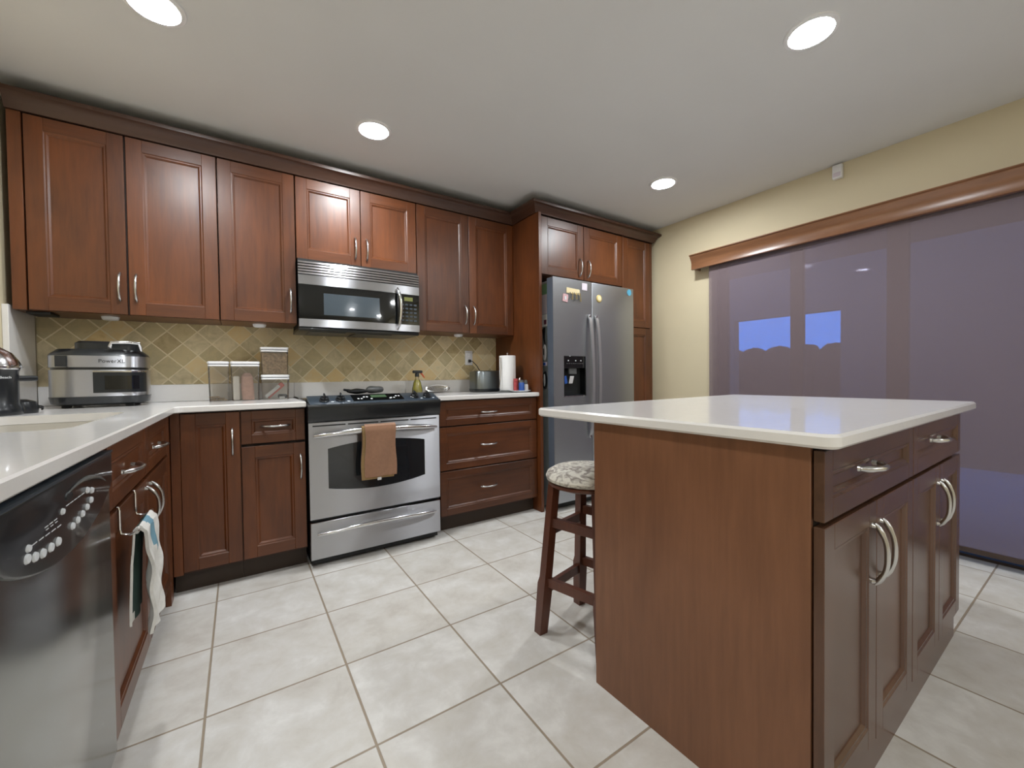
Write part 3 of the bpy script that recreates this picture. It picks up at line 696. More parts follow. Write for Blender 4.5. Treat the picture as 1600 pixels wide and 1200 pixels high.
# range towel
t = thing('hand_towel', 'tan terry towel folded over the oven door handle', 'towel', (1.555, -.72, .75))
hy = SF - .047; hz_ = .747
def sheet(x0, x1, zl, front, off, m, nm, sl_=0.0):
    def f(u, v):
        s = u * (zl + .02); x = x0 + (x1 - x0) * v
        if s < .02: a = s / .02 * PI / 2; yy = hy + (-1 if front else 1) * (.0145 + off) * math.sin(a); return (x, yy, hz_ + (.0145 + off) * math.cos(a))
        d = s - .02; return (x + sl_ * d + .004 * math.sin(d * 22 + v * 3), hy + (-1 if front else 1) * (.0150 + off) + (.004 * math.sin(v * 8 + d * 9) * min(1, d * 8)), hz_ - d)
    b = B(); b.grid(f, 26, 12, m, -.0045 if front else .0045); return b.build(nm, t)
sheet(1.465, 1.640, .272, True, .010, 'tan', 'outer_fold', -.01)
sheet(1.450, 1.630, .285, True, .002, 'tan2', 'inner_fold', -.02)
sheet(1.452, 1.632, .25, False, 0, 'tan', 'back_fold')
b = B(); b.box(1.53, 1.552, hy - .022, hy - .020, .452, .468, 'white'); b.build('care_tag', t)

# ------------------------------------------------------------------ microwave
MX0, MX1, MY = 1.187, 1.943, -0.345; MB, MT = 1.354, 1.752
t = thing('microwave', 'stainless over-the-range microwave with black glass door', 'microwave', ((MX0 + MX1) / 2, -.17, MB))
b = B(); b.box(MX0 + .002, MX1 - .002, -.322, -.013, MB, 1.771, 'blackm'); b.build('body', t)
def bow(x): u = (x - (MX0 + MX1) / 2) / ((MX1 - MX0) / 2); return .014 * (1 - u * u)
def bowed(x0, x1, z0, z1, yb, th, m, n=12, lean=0.0):
    secs = []
    for k in range(n + 1):
        x = x0 + (x1 - x0) * k / n; q = bow(x); secs.append([(x, yb - q, z0), (x, yb - q + lean, z1), (x, yb - q + th, z1), (x, yb - q + th, z0)])
    b = B(); b.loft(secs, m, smooth=True); return b
b = bowed(MX0, MX1, 1.672, MT, MY + .008, .035, 'blackm'); vg = b.build('vent_grille', t)
for k in range(5):
    z = 1.674 + k * .0165; b = bowed(MX0, MX1, z, z + .0115, MY, .02, 'steelb', lean=.004); b.build('slat', vg)
DX = 1.795
b = bowed(MX0, MX1, 1.612, 1.668, MY, .03, 'steel'); b.build('upper_band', t)
b = bowed(MX0, DX, 1.405, 1.610, MY + .003, .03, 'blackg'); md = b.build('door', t)
b = bowed(1.325, 1.665, 1.432, 1.565, MY + .0015, .01, 'mwwin'); b.build('window', md)
b = bowed(MX0, MX1, MB + .002, 1.403, MY, .03, 'steel'); b.build('lower_band', t)
b = bowed(DX + .004, MX1, 1.405, 1.610, MY + .003, .03, 'blackg'); kp = b.build('keypad', t)
b = B(); y = MY - bow(1.87) + .001
b.box(1.815, 1.895, y, y + .01, 1.566, 1.592, 'amber'); b.build('display', kp)
for r in range(5):
    for c in range(4):
        b = B(); b.box(1.812 + c * .030, 1.832 + c * .030, y - .001, y + .01, 1.535 - r * .027, 1.546 - r * .027, 'charcoal', .001, 1); b.build('button', kp)
b = B(); pts = []; 
for k in range(17): u = 2 * k / 16 - 1; pts.append((1.785 + .012 * (1 - u * u), MY - .012 - .04 * (1 - u * u) ** .6, 1.506 + u * .138))
b.tube(pts, [.010 * (.7 + .3 * (1 - (2 * k / 16 - 1) ** 4)) for k in range(17)], 'steelb', 12)
for z in (1.372, 1.640): b.tube([(1.785, MY - .002, z), (1.785, MY - .016, z)], .008, 'steelb', 10)
b.build('handle', md)
b = B(); b.box(MX0 + .0, MX1 - .0, -.33, -.013, 1.333, MB, 'black', .003); b.box(1.25, 1.46, -.30, -.10, 1.328, 1.334, 'charcoal'); b.box(1.52, 1.76, -.30, -.10, 1.328, 1.334, 'charcoal'); b.build('underside_tray', t)

# ------------------------------------------------------------------ refrigerator
FX0, FX1, FY, FM = 2.845, 3.748, -.720, 3.243
t = thing('refrigerator', 'stainless side-by-side refrigerator with a black ice and water dispenser', 'refrigerator', (3.29, -.36, 0))
b = B(); b.box(FX0 + .012, FX1 - .012, -.640, -.02, .02, 1.765, 'gray', .004, 1); b.build('body', t)
b = B(); b.box(FX0 + .02, FX1 - .02, -.655, -.64, .01, .06, 'blackm'); b.build('toe_grille', t)
def frd(x0, x1, nm):
    b = B(); b.box(x0, x1, FY, -.648, .065, 1.782, 'steelf', .007, 3); o = b.build(nm, t); return o
# left door with dispenser recess: built of four blocks round the recess
HX0, HX1, HZ0, HZ1 = 2.945, 3.172, .880, 1.190
b = B()
b.box(FX0, HX0, FY, -.648, .065, 1.782, 'steelf'); b.box(HX1, FM - .003, FY, -.648, .065, 1.782, 'steelf'); b.box(HX0, HX1, FY, -.648, HZ1, 1.782, 'steelf'); b.box(HX0, HX1, FY, -.648, .065, HZ0, 'steelf')
fl = b.build('freezer_door', t)
b = B(); b.box(FX0 - .0005, FX0 + .004, FY + .004, -.65, .07, 1.778, 'doorside'); b.build('edge_strip', fl)
fr = frd(FM + .003, FX1, 'fridge_door')
b = B(); b.box(HX0, HX1, -.66, -.652, HZ0, HZ1, 'blackm'); b.box(HX0, HX0 + .006, FY + .001, -.652, HZ0, HZ1, 'blackg'); b.box(HX1 - .006, HX1, FY + .001, -.652, HZ0, HZ1, 'blackg'); b.box(HX0, HX1, FY + .001, -.652, HZ0, HZ0 + .008, 'black'); b.box(HX0, HX1, FY - .001, -.66, 1.095, HZ1, 'blackg', .002, 1)
dp = b.build('dispenser', fl)
b = B(); b.box(HX0 - .003, HX1 + .003, FY - .002, FY + .002, HZ0 - .005, HZ0 + .001, 'steelb'); b.box(HX1, HX1 + .004, FY - .002, FY + .002, HZ0, 1.09, 'steelb'); b.build('trim', dp)
b = B(); b.box(3.01, 3.085, -.71, -.69, 1.050, 1.094, 'grey2', .003); b.box(3.015, 3.055, -.705, -.70, .975, 1.035, 'white', .002, 1, rot=('X', .3)); b.box(2.955, 2.985, -.712, -.70, .975, 1.035, 'blue', .002, 1, rot=('Y', -.2)); b.build('paddle', dp)
for x in (2.985, 3.06, 3.115):
    b = B(); b.box(x, x + .010, FY - .002, FY, 1.150, 1.158, 'whitel'); b.build('indicator', dp)
b = B()
for k in range(8): b.box(2.972 + k * .022, 2.986 + k * .022, FY - .0015, FY, 1.130, 1.1335, 'grey2')
b.build('printed_marks', dp)
for x, sgn, par in ((FM - .036, -1, fl), (FM + .038, 1, fr)):
    secs = []; n = 24
    for k in range(n + 1):
        u = 2 * k / n - 1; z = 1.03 + u * .485; o = .012 + .045 * (1 - u * u) ** .55; w = .014; xx = x
        secs.append([(xx - w, FY - o, z), (xx + w, FY - o, z), (xx + w * .8, FY - o + .013, z), (xx - w * .8, FY - o + .013, z)])
    b = B(); b.loft(secs, 'fridgehandle')
    for z in (.552, 1.508): b.box(x - .010, x + .010, FY - .02, FY + .001, z - .012, z + .012, 'steelb', .002, 1)
    b.build('handle', par)
# magnets and papers
def card(name, label, cat, x, z, w, h, m, tilt=0, grp='magnets on the fridge doors', th=.003, extra=None):
    b = B(); b.box(x - w / 2, x + w / 2, FY - .001 - th, FY - .0008, z - h / 2, z + h / 2, m, .0006, 1, rot=('Y', tilt))
    if extra: extra(b)
    return tag(b.build(name), label, cat, grp)
card('fridge_magnet', 'pink square magnet tilted on the left fridge door', 'magnet', 2.965, 1.632, .052, .060, 'pink', .15, extra=lambda b: b.box(2.957, 2.973, FY - .0055, FY - .004, 1.618, 1.645, 'whitel'))
card('magnetic_key_rack', 'ivory magnetic strip on the left fridge door with keys hanging from it', 'key rack', 3.045, 1.690, .135, .042, 'ivory', .05)
card('fridge_magnet', 'small white picture magnet at the top inner corner of the left fridge door', 'magnet', 3.165, 1.737, .055, .055, 'pale', 0.03)
b = B()
for k in range(6):
    x = 3.01 + k * .020; b.tube([(x, FY - .008, 1.680), (x + .004, FY - .009, 1.66), (x + .002 * k, FY - .008, 1.632 - .008 * (k % 3))], [.004, .003, .0055], 'gold' if k % 2 else 'grey2', 8, flat=.5)
tag(b.build('key_bunch'), 'bunch of small keys and fobs hanging on the left fridge door', 'keys')
b = B(); b.lathe([(0, -.006), (.026, -.006), (.030, -.003), (.030, 0), (0, 0)], (3.325, FY - .001, 1.660), 'gold', 28, axis='y'); b.lathe([(0, -.0072), (.018, -.0068), (.02, -.006), (0, -.006)], (3.325, FY - .001, 1.660), 'ivory', 24, axis='y'); tag(b.build('fridge_magnet'), 'round yellow magnet on the right fridge door', 'magnet', 'magnets on the fridge doors')
b = B(); b.lathe([(0, -.002), (.026, -.002), (.027, 0), (0, 0)], (3.690, FY - .001, 1.745), 'sky', 28, axis='y'); tag(b.build('round_sticker'), 'round light blue sticker at the top right of the fridge', 'sticker')
# on the side of the fridge (x = FX0 body side), facing -x
SX = FX0 + .011
t = thing('hanging_calendar', 'paper calendar with a green top hung on the side of the fridge', 'calendar', (SX, -.59, 1.42))
b = B(); b.box(SX - .003, SX - .001, -.635, -.575, 1.665, 1.745, 'mint'); b.build('picture_page', t)
b = B(); b.box(SX - .003, SX - .001, -.635, -.57, 1.515, 1.665, 'pale'); b.build('date_page', t)
b = B(); b.box(SX - .004, SX - .001, -.637, -.568, 1.42, 1.512, 'whitef'); b.box(SX - .005, SX - .004, -.630, -.60, 1.435, 1.47, 'plum'); b.build('lower_sheet', t)
b = B(); b.tube([(SX - .006, -.605, 1.41), (SX - .006, -.60, 1.34), (SX - .006, -.612, 1.28)], [.012, .010, .004], 'blackm', 8, flat=.4); b.tube([(SX - .007, -.585, 1.40), (SX - .007, -.60, 1.33)], [.008, .004], 'blackm', 8, flat=.4); tag(b.build('black_pen_clip'), 'black clip hanging under the calendar on the fridge side', 'clip')
b = B(); b.lathe([(0, -.010), (.018, -.009), (.02, -.003), (.02, 0), (0, 0)], (SX, -.60, 1.22), 'white', 24, axis='x', sy=3.2); b.box(SX - .012, SX - .009, -.607, -.593, 1.20, 1.25, 'grey2'); tag(b.build('oval_opener'), 'oval white opener magnet on the fridge side', 'opener')
b = B(); b.box(SX - .012, SX, -.632, -.585, 1.115, 1.145, 'pale', .003); b.box(SX - .02, SX - .012, -.625, -.60, 1.12, 1.14, 'blue', .002, 1); tag(b.build('clip_magnet'), 'small lilac and blue clip magnet on the fridge side', 'magnet')
b = B(); b.lathe([(0, -.012), (.022, -.011), (.024, -.004), (.024, 0), (0, 0)], (SX, -.605, 1.005), 'black', 24, axis='x', sy=2.9); b.lathe([(0, -.0135), (.012, -.013), (.013, -.012), (0, -.012)], (SX, -.605, 1.005), 'whitel', 20, axis='x', sy=3.8); tag(b.build('kitchen_timer'), 'black oval kitchen timer with a white face on the fridge side', 'timer')

# ------------------------------------------------------------------ island (slightly turned), local frame at its near left corner
IS = thing('kitchen_island', 'cherry kitchen island cabinet with two drawers over four doors', 'island', (1.872, -2.763, 0), .012, local=True)
IW, ID = 1.334, .645
b = B(); b.box(.012, IW - .012, .024, ID - .010, .10, .884, 'dark'); b.build('body', IS, world=False)
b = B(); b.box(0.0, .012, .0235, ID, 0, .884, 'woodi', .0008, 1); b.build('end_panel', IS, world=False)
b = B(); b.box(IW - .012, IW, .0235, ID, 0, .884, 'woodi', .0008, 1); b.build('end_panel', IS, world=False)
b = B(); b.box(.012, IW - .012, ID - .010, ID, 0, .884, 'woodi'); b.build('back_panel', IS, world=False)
b = B(); b.box(.012, IW - .012, .012, .0235, 0, .099, 'woodkh'); b.build('toe_board', IS, world=False)
hs = {}
for a, c in ((0.003, .666), (.672, IW - .001)):
    mid = (a + c) / 2
    d = shaker(IS, a, c, .728, .876, name='drawer', fw=.045, wv='woodkh', wh='woodkh'); pull(d, mid - .08, .815, .115, False, out=.03, r=.0062)
    d = shaker(IS, a, mid - .002, .105, .716, name='door', fw=.055, wv='woodk', wh='woodkh'); pull(d, mid - .030, .590, .15, True, out=.024, r=.0055)
    d = shaker(IS, mid + .002, c, .105, .716, name='door', fw=.055, wv='woodk', wh='woodkh'); pull(d, mid + .030, .590, .15, True, out=.024, r=.0055)
it = slab(rounded([(-.028, -.030), (1.445, -.030), (1.445, .928), (-.028, .928)], [.03] * 4, 6), .8845, .915, 'quartz', 'island_countertop', ch=.006)
it.location = (1.872, -2.763, 0.0005); it.rotation_euler = (0, 0, .012)
tag(it, 'white quartz countertop with rounded corners on the island', 'countertop')

# ------------------------------------------------------------------ bar stool
t = thing('bar_stool', 'dark wooden stool with a patterned round cushion tucked beside the island', 'stool', (2.02, -1.93, 0))
SC = Vector((2.052, -1.896, 0)); tk = .70
feet = {(-1, 1): (1.878, -1.795), (1, 1): (2.155, -1.725), (-1, -1): (1.950, -2.070), (1, -1): (2.226, -1.995)}
tops = {k: (SC.x + (feet[k][0] - SC.x) * tk, SC.y + (feet[k][1] - SC.y) * tk) for k in feet}
def legpt(k, z): f = z / .60; return Vector((feet[k][0] + (tops[k][0] - feet[k][0]) * f, feet[k][1] + (tops[k][1] - feet[k][1]) * f, z))
for k in feet:
    secs = []
    for z, w in ((0, .019), (.20, .022), (.225, .018), (.60, .017)):
        p = legpt(k, z); secs.append([(p.x - w, p.y - w, z), (p.x + w, p.y - w, z), (p.x + w, p.y + w, z), (p.x - w, p.y + w, z)])
    b = B(); b.loft(secs, 'stool', smooth=False); b.build('leg', t)
for za, zb2 in ((.21, .45), (.175, .415)):
    prs = [((-1, 1), (-1, -1)), ((1, 1), (1, -1))] if za == .21 else [((-1, 1), (1, 1)), ((-1, -1), (1, -1))]
    for z in (za, zb2):
        for k1, k2 in prs:
            A, C = legpt(k1, z), legpt(k2, z); d = (C - A).normalized(); nrm = Vector((-d.y, d.x, 0)) * .010
            secs = [[P + nrm + Vector((0, 0, -.018)), P - nrm + Vector((0, 0, -.018)), P - nrm + Vector((0, 0, .018)), P + nrm + Vector((0, 0, .018))] for P in (A, C)]
            b = B(); b.loft(secs, 'stool', smooth=False); b.build('rung', t)
b = B(); b.lathe([(0, .598), (.155, .598), (.163, .604), (.163, .612), (.158, .616), (0, .616)], (SC.x, SC.y, 0), 'stool', 40); b.build('seat', t)
b = B(); b.lathe([(0, .616), (.155, .616), (.168, .622), (.172, .634), (.165, .650), (.140, .664), (.09, .672), (.0, .675)], (SC.x, SC.y, 0), 'cushion', 40); b.build('cushion', t)

# ------------------------------------------------------------------ shade and valance
t = thing('roller_shade', 'wide mauve solar roller shade covering the sliding glass door', 'roller shade', (4.155, -2.45, .03))
b = B(); b.box(4.1535, 4.1555, -3.80, -1.165, .075, 1.96, 'screen'); b.build('screen_cloth', t)
b = B(); b.tube([(4.155, -1.165, 1.955), (4.155, -3.80, 1.955)], .028, 'frame', 16); b.build('roller_tube', t)
b = B(); b.box(4.147, 4.162, -3.80, -1.165, .052, .080, 'frame', .004, 2); b.build('bottom_rail', t)
t = thing('window_valance', 'honey-toned wooden valance with molded top above the roller shade', 'valance', (4.15, -2.4, 1.92))
secs = []
prof = [(XR - .001, 2.045), (4.075, 2.045), (4.073, 2.038), (4.083, 2.032), (4.085, 2.026), (4.092, 2.015), (4.104, 1.995), (4.109, 1.975), (4.109, 1.935), (4.105, 1.925), (4.123, 1.922), (4.127, 1.94), (4.127, 2.02), (XR - .001, 2.02)]
b = B(); b.prism(prof, 'y', -1.035, -3.9, 'valance'); b.build('face_board', t)
b = B(); b.box(4.127, XR - .001, -1.060, -1.045, 1.925, 2.02, 'valance'); b.build('end_return', t)

# ------------------------------------------------------------------ motion sensor
t = thing('motion_sensor', 'small white motion sensor high on the cream wall', 'sensor', (XR, -2.035, 2.31))
b = B(); b.box(XR - .035, XR - .001, -2.062, -2.008, 2.312, 2.402, 'white', .006, 3); b.build('housing', t)
b = B(); b.box(XR - .038, XR - .033, -2.055, -2.015, 2.322, 2.350, 'pale', .002, 1); b.build('lens_window', t)

# ------------------------------------------------------------------ outlet, plug and cord
t = thing('wall_outlet', 'white wall outlet in the tiles above the toaster', 'outlet', (2.5, -.012, 1.197))
b = B(); b.box(2.466, 2.536, -.0165, -.0107, 1.138, 1.258, 'white', .002, 2); b.build('cover_plate', t)
for z in (1.172, 1.222):
    b = B(); b.box(2.485, 2.517, -.0195, -.0155, z - .016, z + .016, 'white', .004, 2); b.box(2.493, 2.495, -.0199, -.0194, z - .006, z + .006, 'blackm'); b.box(2.507, 2.509, -.0199, -.0194, z - .006, z + .006, 'blackm'); b.build('socket', t)
t = thing('toaster', 'grey steel toaster at the right end of the back counter', 'toaster', (2.60, -.17, CT))
TX0, TX1, TY0, TY1 = 2.44, 2.72, -.275, -.085
def rrs(x0, x1, y0, y1, r, z): return [(x, y, z) for x, y in rounded([(x0, y0), (x1, y0), (x1, y1), (x0, y1)], [r] * 4, 8)]
b = B(); b.loft([rrs(TX0 + .01, TX1 - .01, TY0 + .01, TY1 - .01, .05, CT + .001), rrs(TX0, TX1, TY0, TY1, .06, CT + .008), rrs(TX0, TX1, TY0, TY1, .06, CT + .026)], 'black'); b.build('base', t)
b = B(); b.loft([rrs(TX0 + .002, TX1 - .002, TY0 + .002, TY1 - .002, .06, CT + .026), rrs(TX0 + .002, TX1 - .002, TY0 + .002, TY1 - .002, .06, 1.070), rrs(TX0 + .008, TX1 - .008, TY0 + .008, TY1 - .008, .056, 1.082), rrs(TX0 + .02, TX1 - .02, TY0 + .02, TY1 - .02, .05, 1.085)], 'toast'); b.build('shell', t)
for y in (-.215, -.155):
    b = B(); b.box(2.49, 2.67, y, y + .03, 1.0845, 1.0865, 'blackm'); b.build('slot', t)
b = B(); b.box(TX1 - .004, TX1 + .02, -.195, -.165, 1.03, 1.045, 'black', .003); b.build('lever', t)
b = B(); b.box(2.491, 2.511, -.040, -.0195, 1.160, 1.184, 'black', .004, 2)
pts = [(2.501, -.035, 1.172), (2.515, -.055, 1.168), (2.55, -.065, 1.13), (2.585, -.072, 1.07), (2.59, -.075, .99), (2.58, -.082, .94)]
b.tube(pts, .0035, 'blackm', 8); b.build('power_cord', t)

# ------------------------------------------------------------------ paper towel roll on holder
t = thing('paper_towel_holder', 'chrome wire paper towel holder on the right counter', 'holder', (2.66, -.40, CT))
PC = (2.640, -.40)
b = B(); b.lathe([(0, 0), (.082, 0), (.082, .006), (.07, .009), (0, .010)], (PC[0], PC[1], CT + .001), 'grey2', 36); b.build('base', t)
b = B(); b.tube([(PC[0], PC[1], CT + .01), (PC[0], PC[1], 1.215)], .004, 'steelb', 10); b.lathe([(0, 0), (.007, .003), (.008, .008), (.004, .014), (0, .015)], (PC[0], PC[1], 1.212), 'steelb', 16); b.build('rod', t)
b = B(); b.tube([(PC[0] - .078, PC[1] - .02, CT + .008), (PC[0] - .095, PC[1] - .03, .95), (PC[0] - .080, PC[1] - .02, 1.02), (PC[0] - .074, PC[1] - .02, 1.10), (PC[0] - .074, PC[1] - .02, 1.185)], .003, 'steelb', 8); b.build('tension_arm', t)
b = B(); b.lathe([(.02, .929), (.062, .929), (.064, .932), (.064, 1.197), (.062, 1.200), (.02, 1.200)], (PC[0], PC[1], 0), 'whitef', 44); tag(b.build('paper_towel_roll'), 'white paper towel roll standing on the wire holder', 'paper towel')

# ------------------------------------------------------------------ tray of shakers and bottles
b = B(); b.lathe([(0, 0), (.06, 0), (.095, .012), (.097, .014), (.06, .004), (0, .004)], (2.68, -.515, CT + .001), 'whitel', 40, sx=.9, sy=.75); tag(b.build('serving_tray'), 'small pale oval dish on the right counter holding shakers', 'dish')
zt_ = CT + .0055
def bottle(name, label, x, y, prof, m, cap, grp='shakers on the pale dish'):
    t = thing(name, label, 'shaker', (x, y, zt_), group=grp)
    b = B(); b.lathe([(r, z + zt_) for r, z in prof[0]], (x, y, 0), m, 24); b.build('body', t)
    b = B(); b.lathe([(r, z + zt_) for r, z in prof[1]], (x, y, 0), cap, 24); b.build('cap', t)
bottle('spice_bottle', 'blue bottle with a dark cap on the pale dish', 2.672, -.545, ([(0, 0), (.021, 0), (.022, .003), (.022, .062), (.017, .070), (0, .070)], [(0, .070), (.015, .070), (.015, .088), (0, .089)]), 'blue', 'grey2')
bottle('salt_shaker', 'white salt shaker on the pale dish right of the blue bottle', 2.722, -.530, ([(0, 0), (.020, 0), (.018, .05), (.015, .056), (0, .056)], [(0, .056), (.015, .056), (.013, .082), (.006, .088), (0, .088)]), 'white', 'grey2')
bottle('spice_jar', 'red jar behind the blue bottle on the pale dish', 2.665, -.478, ([(0, 0), (.018, 0), (.018, .075), (0, .077)], [(0, .077), (.017, .077), (.017, .100), (0, .100)]), 'red', 'red')
bottle('pepper_grinder', 'tall thin grinder at the back of the pale dish', 2.700, -.480, ([(0, 0), (.014, 0), (.011, .03), (.012, .07), (0, .072)], [(0, .072), (.010, .072), (.012, .09), (.004, .105), (0, .106)]), 'gray', 'steelb')

# ------------------------------------------------------------------ plate leaning by the stove
b = B(); R = Matrix.Rotation(math.radians(78), 3, 'X')
b.lathe([(0, 0), (.045, 0), (.055, .003), (.088, .012), (.089, .014), (.055, .006), (0, .003)][::1], (2.185, -.075, 0.9465), 'clear', 44, sx=1.15, sy=.34, rot=R)
b.lathe([(.070, .011), (.0885, .0145), (.090, .014), (.089, .011)], (2.185, -.075, 0.9465), 'steelb', 44, sx=1.15, sy=.34, rot=R)
tag(b.build('glass_lid'), 'clear glass lid leaning against the upstand right of the stove', 'lid')

# ------------------------------------------------------------------ oil spray bottle
t = thing('oil_sprayer', 'glass oil sprayer with yellow oil and black trigger head behind the stove knobs', 'bottle', (2.005, -.12, CT))
c = (2.003, -.12, CT + .001)
b = B(); b.lathe([(0, 0), (.036, 0), (.040, .006), (.038, .04), (.028, .085), (.014, .115), (.013, .128), (0, .128)], c, 'clear', 32); b.build('glass_body', t)
b = B(); b.lathe([(0, .003), (.034, .003), (.037, .008), (.036, .03), (.026, .083), (.012, .105), (0, .105)], c, 'oil', 32); b.build('oil', t)
b = B(); b.lathe([(0, .128), (.016, .128), (.016, .150), (.012, .156), (0, .157)], c, 'black', 24); b.box(1.968, 2.045, -.132, -.108, 1.070, 1.092, 'black', .008, 3); b.build('spray_head', t)
b = B(); b.tube([(2.035, -.12, 1.072), (2.048, -.12, 1.055), (2.062, -.12, 1.035)], [.007, .006, .004], 'orange', 10); b.build('trigger', t)

# ------------------------------------------------------------------ dark mitt and grey spoon rest on the stove
b = B()
def lump(cx, cy, cz, sx, sy, sz, m, seed, rz=0):
    t_ = bmesh.new(); bmesh.ops.create_icosphere(t_, subdivisions=3, radius=1); q = random.Random(seed); R = Matrix.Rotation(rz, 3, 'Z')
    for v in t_.verts:
        n = v.co.copy(); k = 1 + .12 * math.sin(5 * n.x + seed) * math.cos(4 * n.y); p = R @ Vector((n.x * sx * k, n.y * sy * k, 0)); v.co = Vector((cx + p.x, cy + p.y, cz + max(-1, n.z) * sz * k))
    b._fin(t_, m, True)
lump(1.56, -.15, .948, .075, .04, .018, 'blackm', 2, .1)
b.tube([(1.47, -.15, .962), (1.52, -.15, .95), (1.58, -.15, .948)], [.012, .020, .014], 'blackm', 10, flat=.6)
tag(b.build('oven_mitt'), 'crumpled black pot holder on the back of the stove top', 'pot holder')
b = B(); lump(1.672, -.16, .957, .062, .034, .026, 'grey2', 4, -.1); tag(b.build('spoon_rest'), 'grey rounded spoon rest lying beside the black pot holder', 'spoon rest')

# ------------------------------------------------------------------ food storage boxes
def canister(x0, x1, y0, y1, z0, z1, label, inner=None, lid_h=.016):
    t = thing('food_container', label, 'container', ((x0 + x1) / 2, (y0 + y1) / 2, z0), group='clear food containers with white lids')
    b = B(); ht = z1 - z0 - lid_h
    r0 = rr(x0 + .006, x1 - .006, y0 + .006, y1 - .006, .012, z0 + .001); r1 = rr(x0 + .002, x1 - .002, y0 + .002, y1 - .002, .014, z0 + ht)
    b.loft([r0, r1], 'clear'); b.build('clear_box', t)
    b = B(); b.loft([rr(x0 + .001, x1 - .001, y0 + .001, y1 - .001, .014, z0 + ht - .012), rr(x0 + .001, x1 - .001, y0 + .001, y1 - .001, .014, z0 + ht - .003)], 'white', smooth=False)
    b.loft([rr(x0 + .004, x1 - .004, y0 + .004, y1 - .004, .012, z0 + ht - .003), rr(x0 + .004, x1 - .004, y0 + .004, y1 - .004, .012, z0 + ht + .002)], 'sealgrey', smooth=False)
    b.loft([rr(x0, x1, y0, y1, .014, z0 + ht + .002), rr(x0 - .001, x1 + .001, y0 - .001, y1 + .001, .015, z1 - .004), rr(x0 + .004, x1 - .004, y0 + .004, y1 - .004, .012, z1)], 'white'); b.build('lid', t)
    if inner: inner(t)
    return t
def crumbs(t):
    b = B(); lump_ = random.Random(9)
    for k in range(16):
        x, y = lump_.uniform(.745, .815), lump_.uniform(-.19, -.13); s = .011
        b.box(x - s, x + s, y - s, y + s, CT + .004 + (k % 3) * .008, CT + .012 + (k % 3) * .008, 'oat', .003, 1, rot=('Z', k))
    b.build('crackers', t)
canister(.730, .832, -.21, -.11, CT, 1.146, 'tall narrow clear container, leftmost, nearly empty with a few crackers', crumbs)
def bags(t):
    b = B(); b.box(.850, .882, -.20, -.12, CT + .003, 1.060, 'whitef', .008, 3); b.build('white_packet', t)
    b = B(); b.loft([rr(.893, .955, -.20, -.12, .012, CT + .003), rr(.888, .953, -.20, -.12, .02, 1.0), rr(.890, .948, -.195, -.125, .018, 1.058), rr(.905, .935, -.175, -.145, .008, 1.078)], 'pinkbag'); b.build('pink_packet', t)
canister(.838, .985, -.215, -.105, CT, 1.146, 'wide clear container holding a white packet and a pink packet', bags)
def packets(t):
    b = B(); b.box(1.0, 1.10, -.19, -.175, .955, .975, 'whitel', .003, 1, rot=('Y', -.75)); b.build('pale_packet', t)
    b = B(); b.box(1.005, 1.125, -.17, -.145, .955, .985, 'salmon', .004, 1, rot=('Y', -.75)); b.build('red_packet', t)
    b = B(); b.box(1.085, 1.125, -.19, -.14, CT + .004, .945, 'blackm', .006, 1, rot=('Z', .3)); b.build('dark_packet', t)
    b = B(); b.box(1.085, 1.115, -.205, -.185, CT + .004, .932, 'whitel', .003, 1); b.build('white_tin', t)
canister(.990, 1.143, -.215, -.105, CT, 1.066, 'low clear container with red and white packets, under the oats', packets)
def oats(t):
    b = B(); b.loft([rr(.998, 1.132, -.207, -.113, .01, 1.071), rr(.996, 1.134, -.209, -.111, .012, 1.195), rr(1.01, 1.12, -.19, -.13, .01, 1.199)], 'oat'); b.build('oats', t)
canister(.990, 1.140, -.215, -.105, 1.067, 1.235, 'clear container full of oats stacked on top of another', oats)

# ------------------------------------------------------------------ multi cooker
t = thing('multi_cooker', 'black and stainless electric multi cooker in the corner of the counter', 'cooker', (.315, -.27, CT))
def q(hx, hy, r, z, cx=.315, cy=-.27):
    R = Matrix.Rotation(.10, 3, 'Z'); out = []
    for x, y in rounded([(-hx, -hy), (hx, -hy), (hx, hy), (-hx, hy)], [r] * 4, 8):
        p = R @ Vector((x, y, 0)); out.append((cx + p.x, cy + p.y, z))
    return out
b = B(); b.loft([q(.15, .12, .08, CT + .012), q(.172, .14, .10, .935), q(.178, .146, .10, .968)], 'black')
b.loft([q(.17, .14, .10, 1.094), q(.17, .14, .10, 1.106)], 'black')
for sx_ in (-1, 1):
    for sy_ in (-1, 1): b.box(.315 + sx_ * .11 - .015, .315 + sx_ * .11 + .015, -.27 + sy_ * .08 - .015, -.27 + sy_ * .08 + .015, CT + .001, CT + .014, 'blackm', .003, 1)
b.build('base', t)
b = B(); b.loft([q(.176, .144, .10, .968), q(.176, .144, .10, 1.094)], 'steel'); b.build('steel_shell', t)
b = B(); b.loft([q(.176, .144, .10, 1.106), q(.176, .144, .10, 1.160)], 'steel')
b.loft([q(.1765, .1445, .10, 1.160), q(.172, .140, .10, 1.170), q(.150, .12, .09, 1.192), q(.13, .10, .08, 1.194)], 'black'); ld = b.build('lid', t)
b = B(); b.loft([q(.115, .085, .05, 1.190, .345, -.29), q(.115, .085, .05, 1.222, .345, -.29), q(.105, .075, .05, 1.232, .345, -.29)], 'black'); b.build('lid_vent_box', ld)
b = B(); b.tube([(.365, -.392, 1.190), (.37, -.410, 1.205), (.375, -.412, 1.224), (.435, -.405, 1.226), (.470, -.39, 1.224), (.472, -.375, 1.205), (.472, -.36, 1.190)], .008, 'steelb', 10, flat=.8); b.build('lid_handle', ld)
b = B(); secs = []
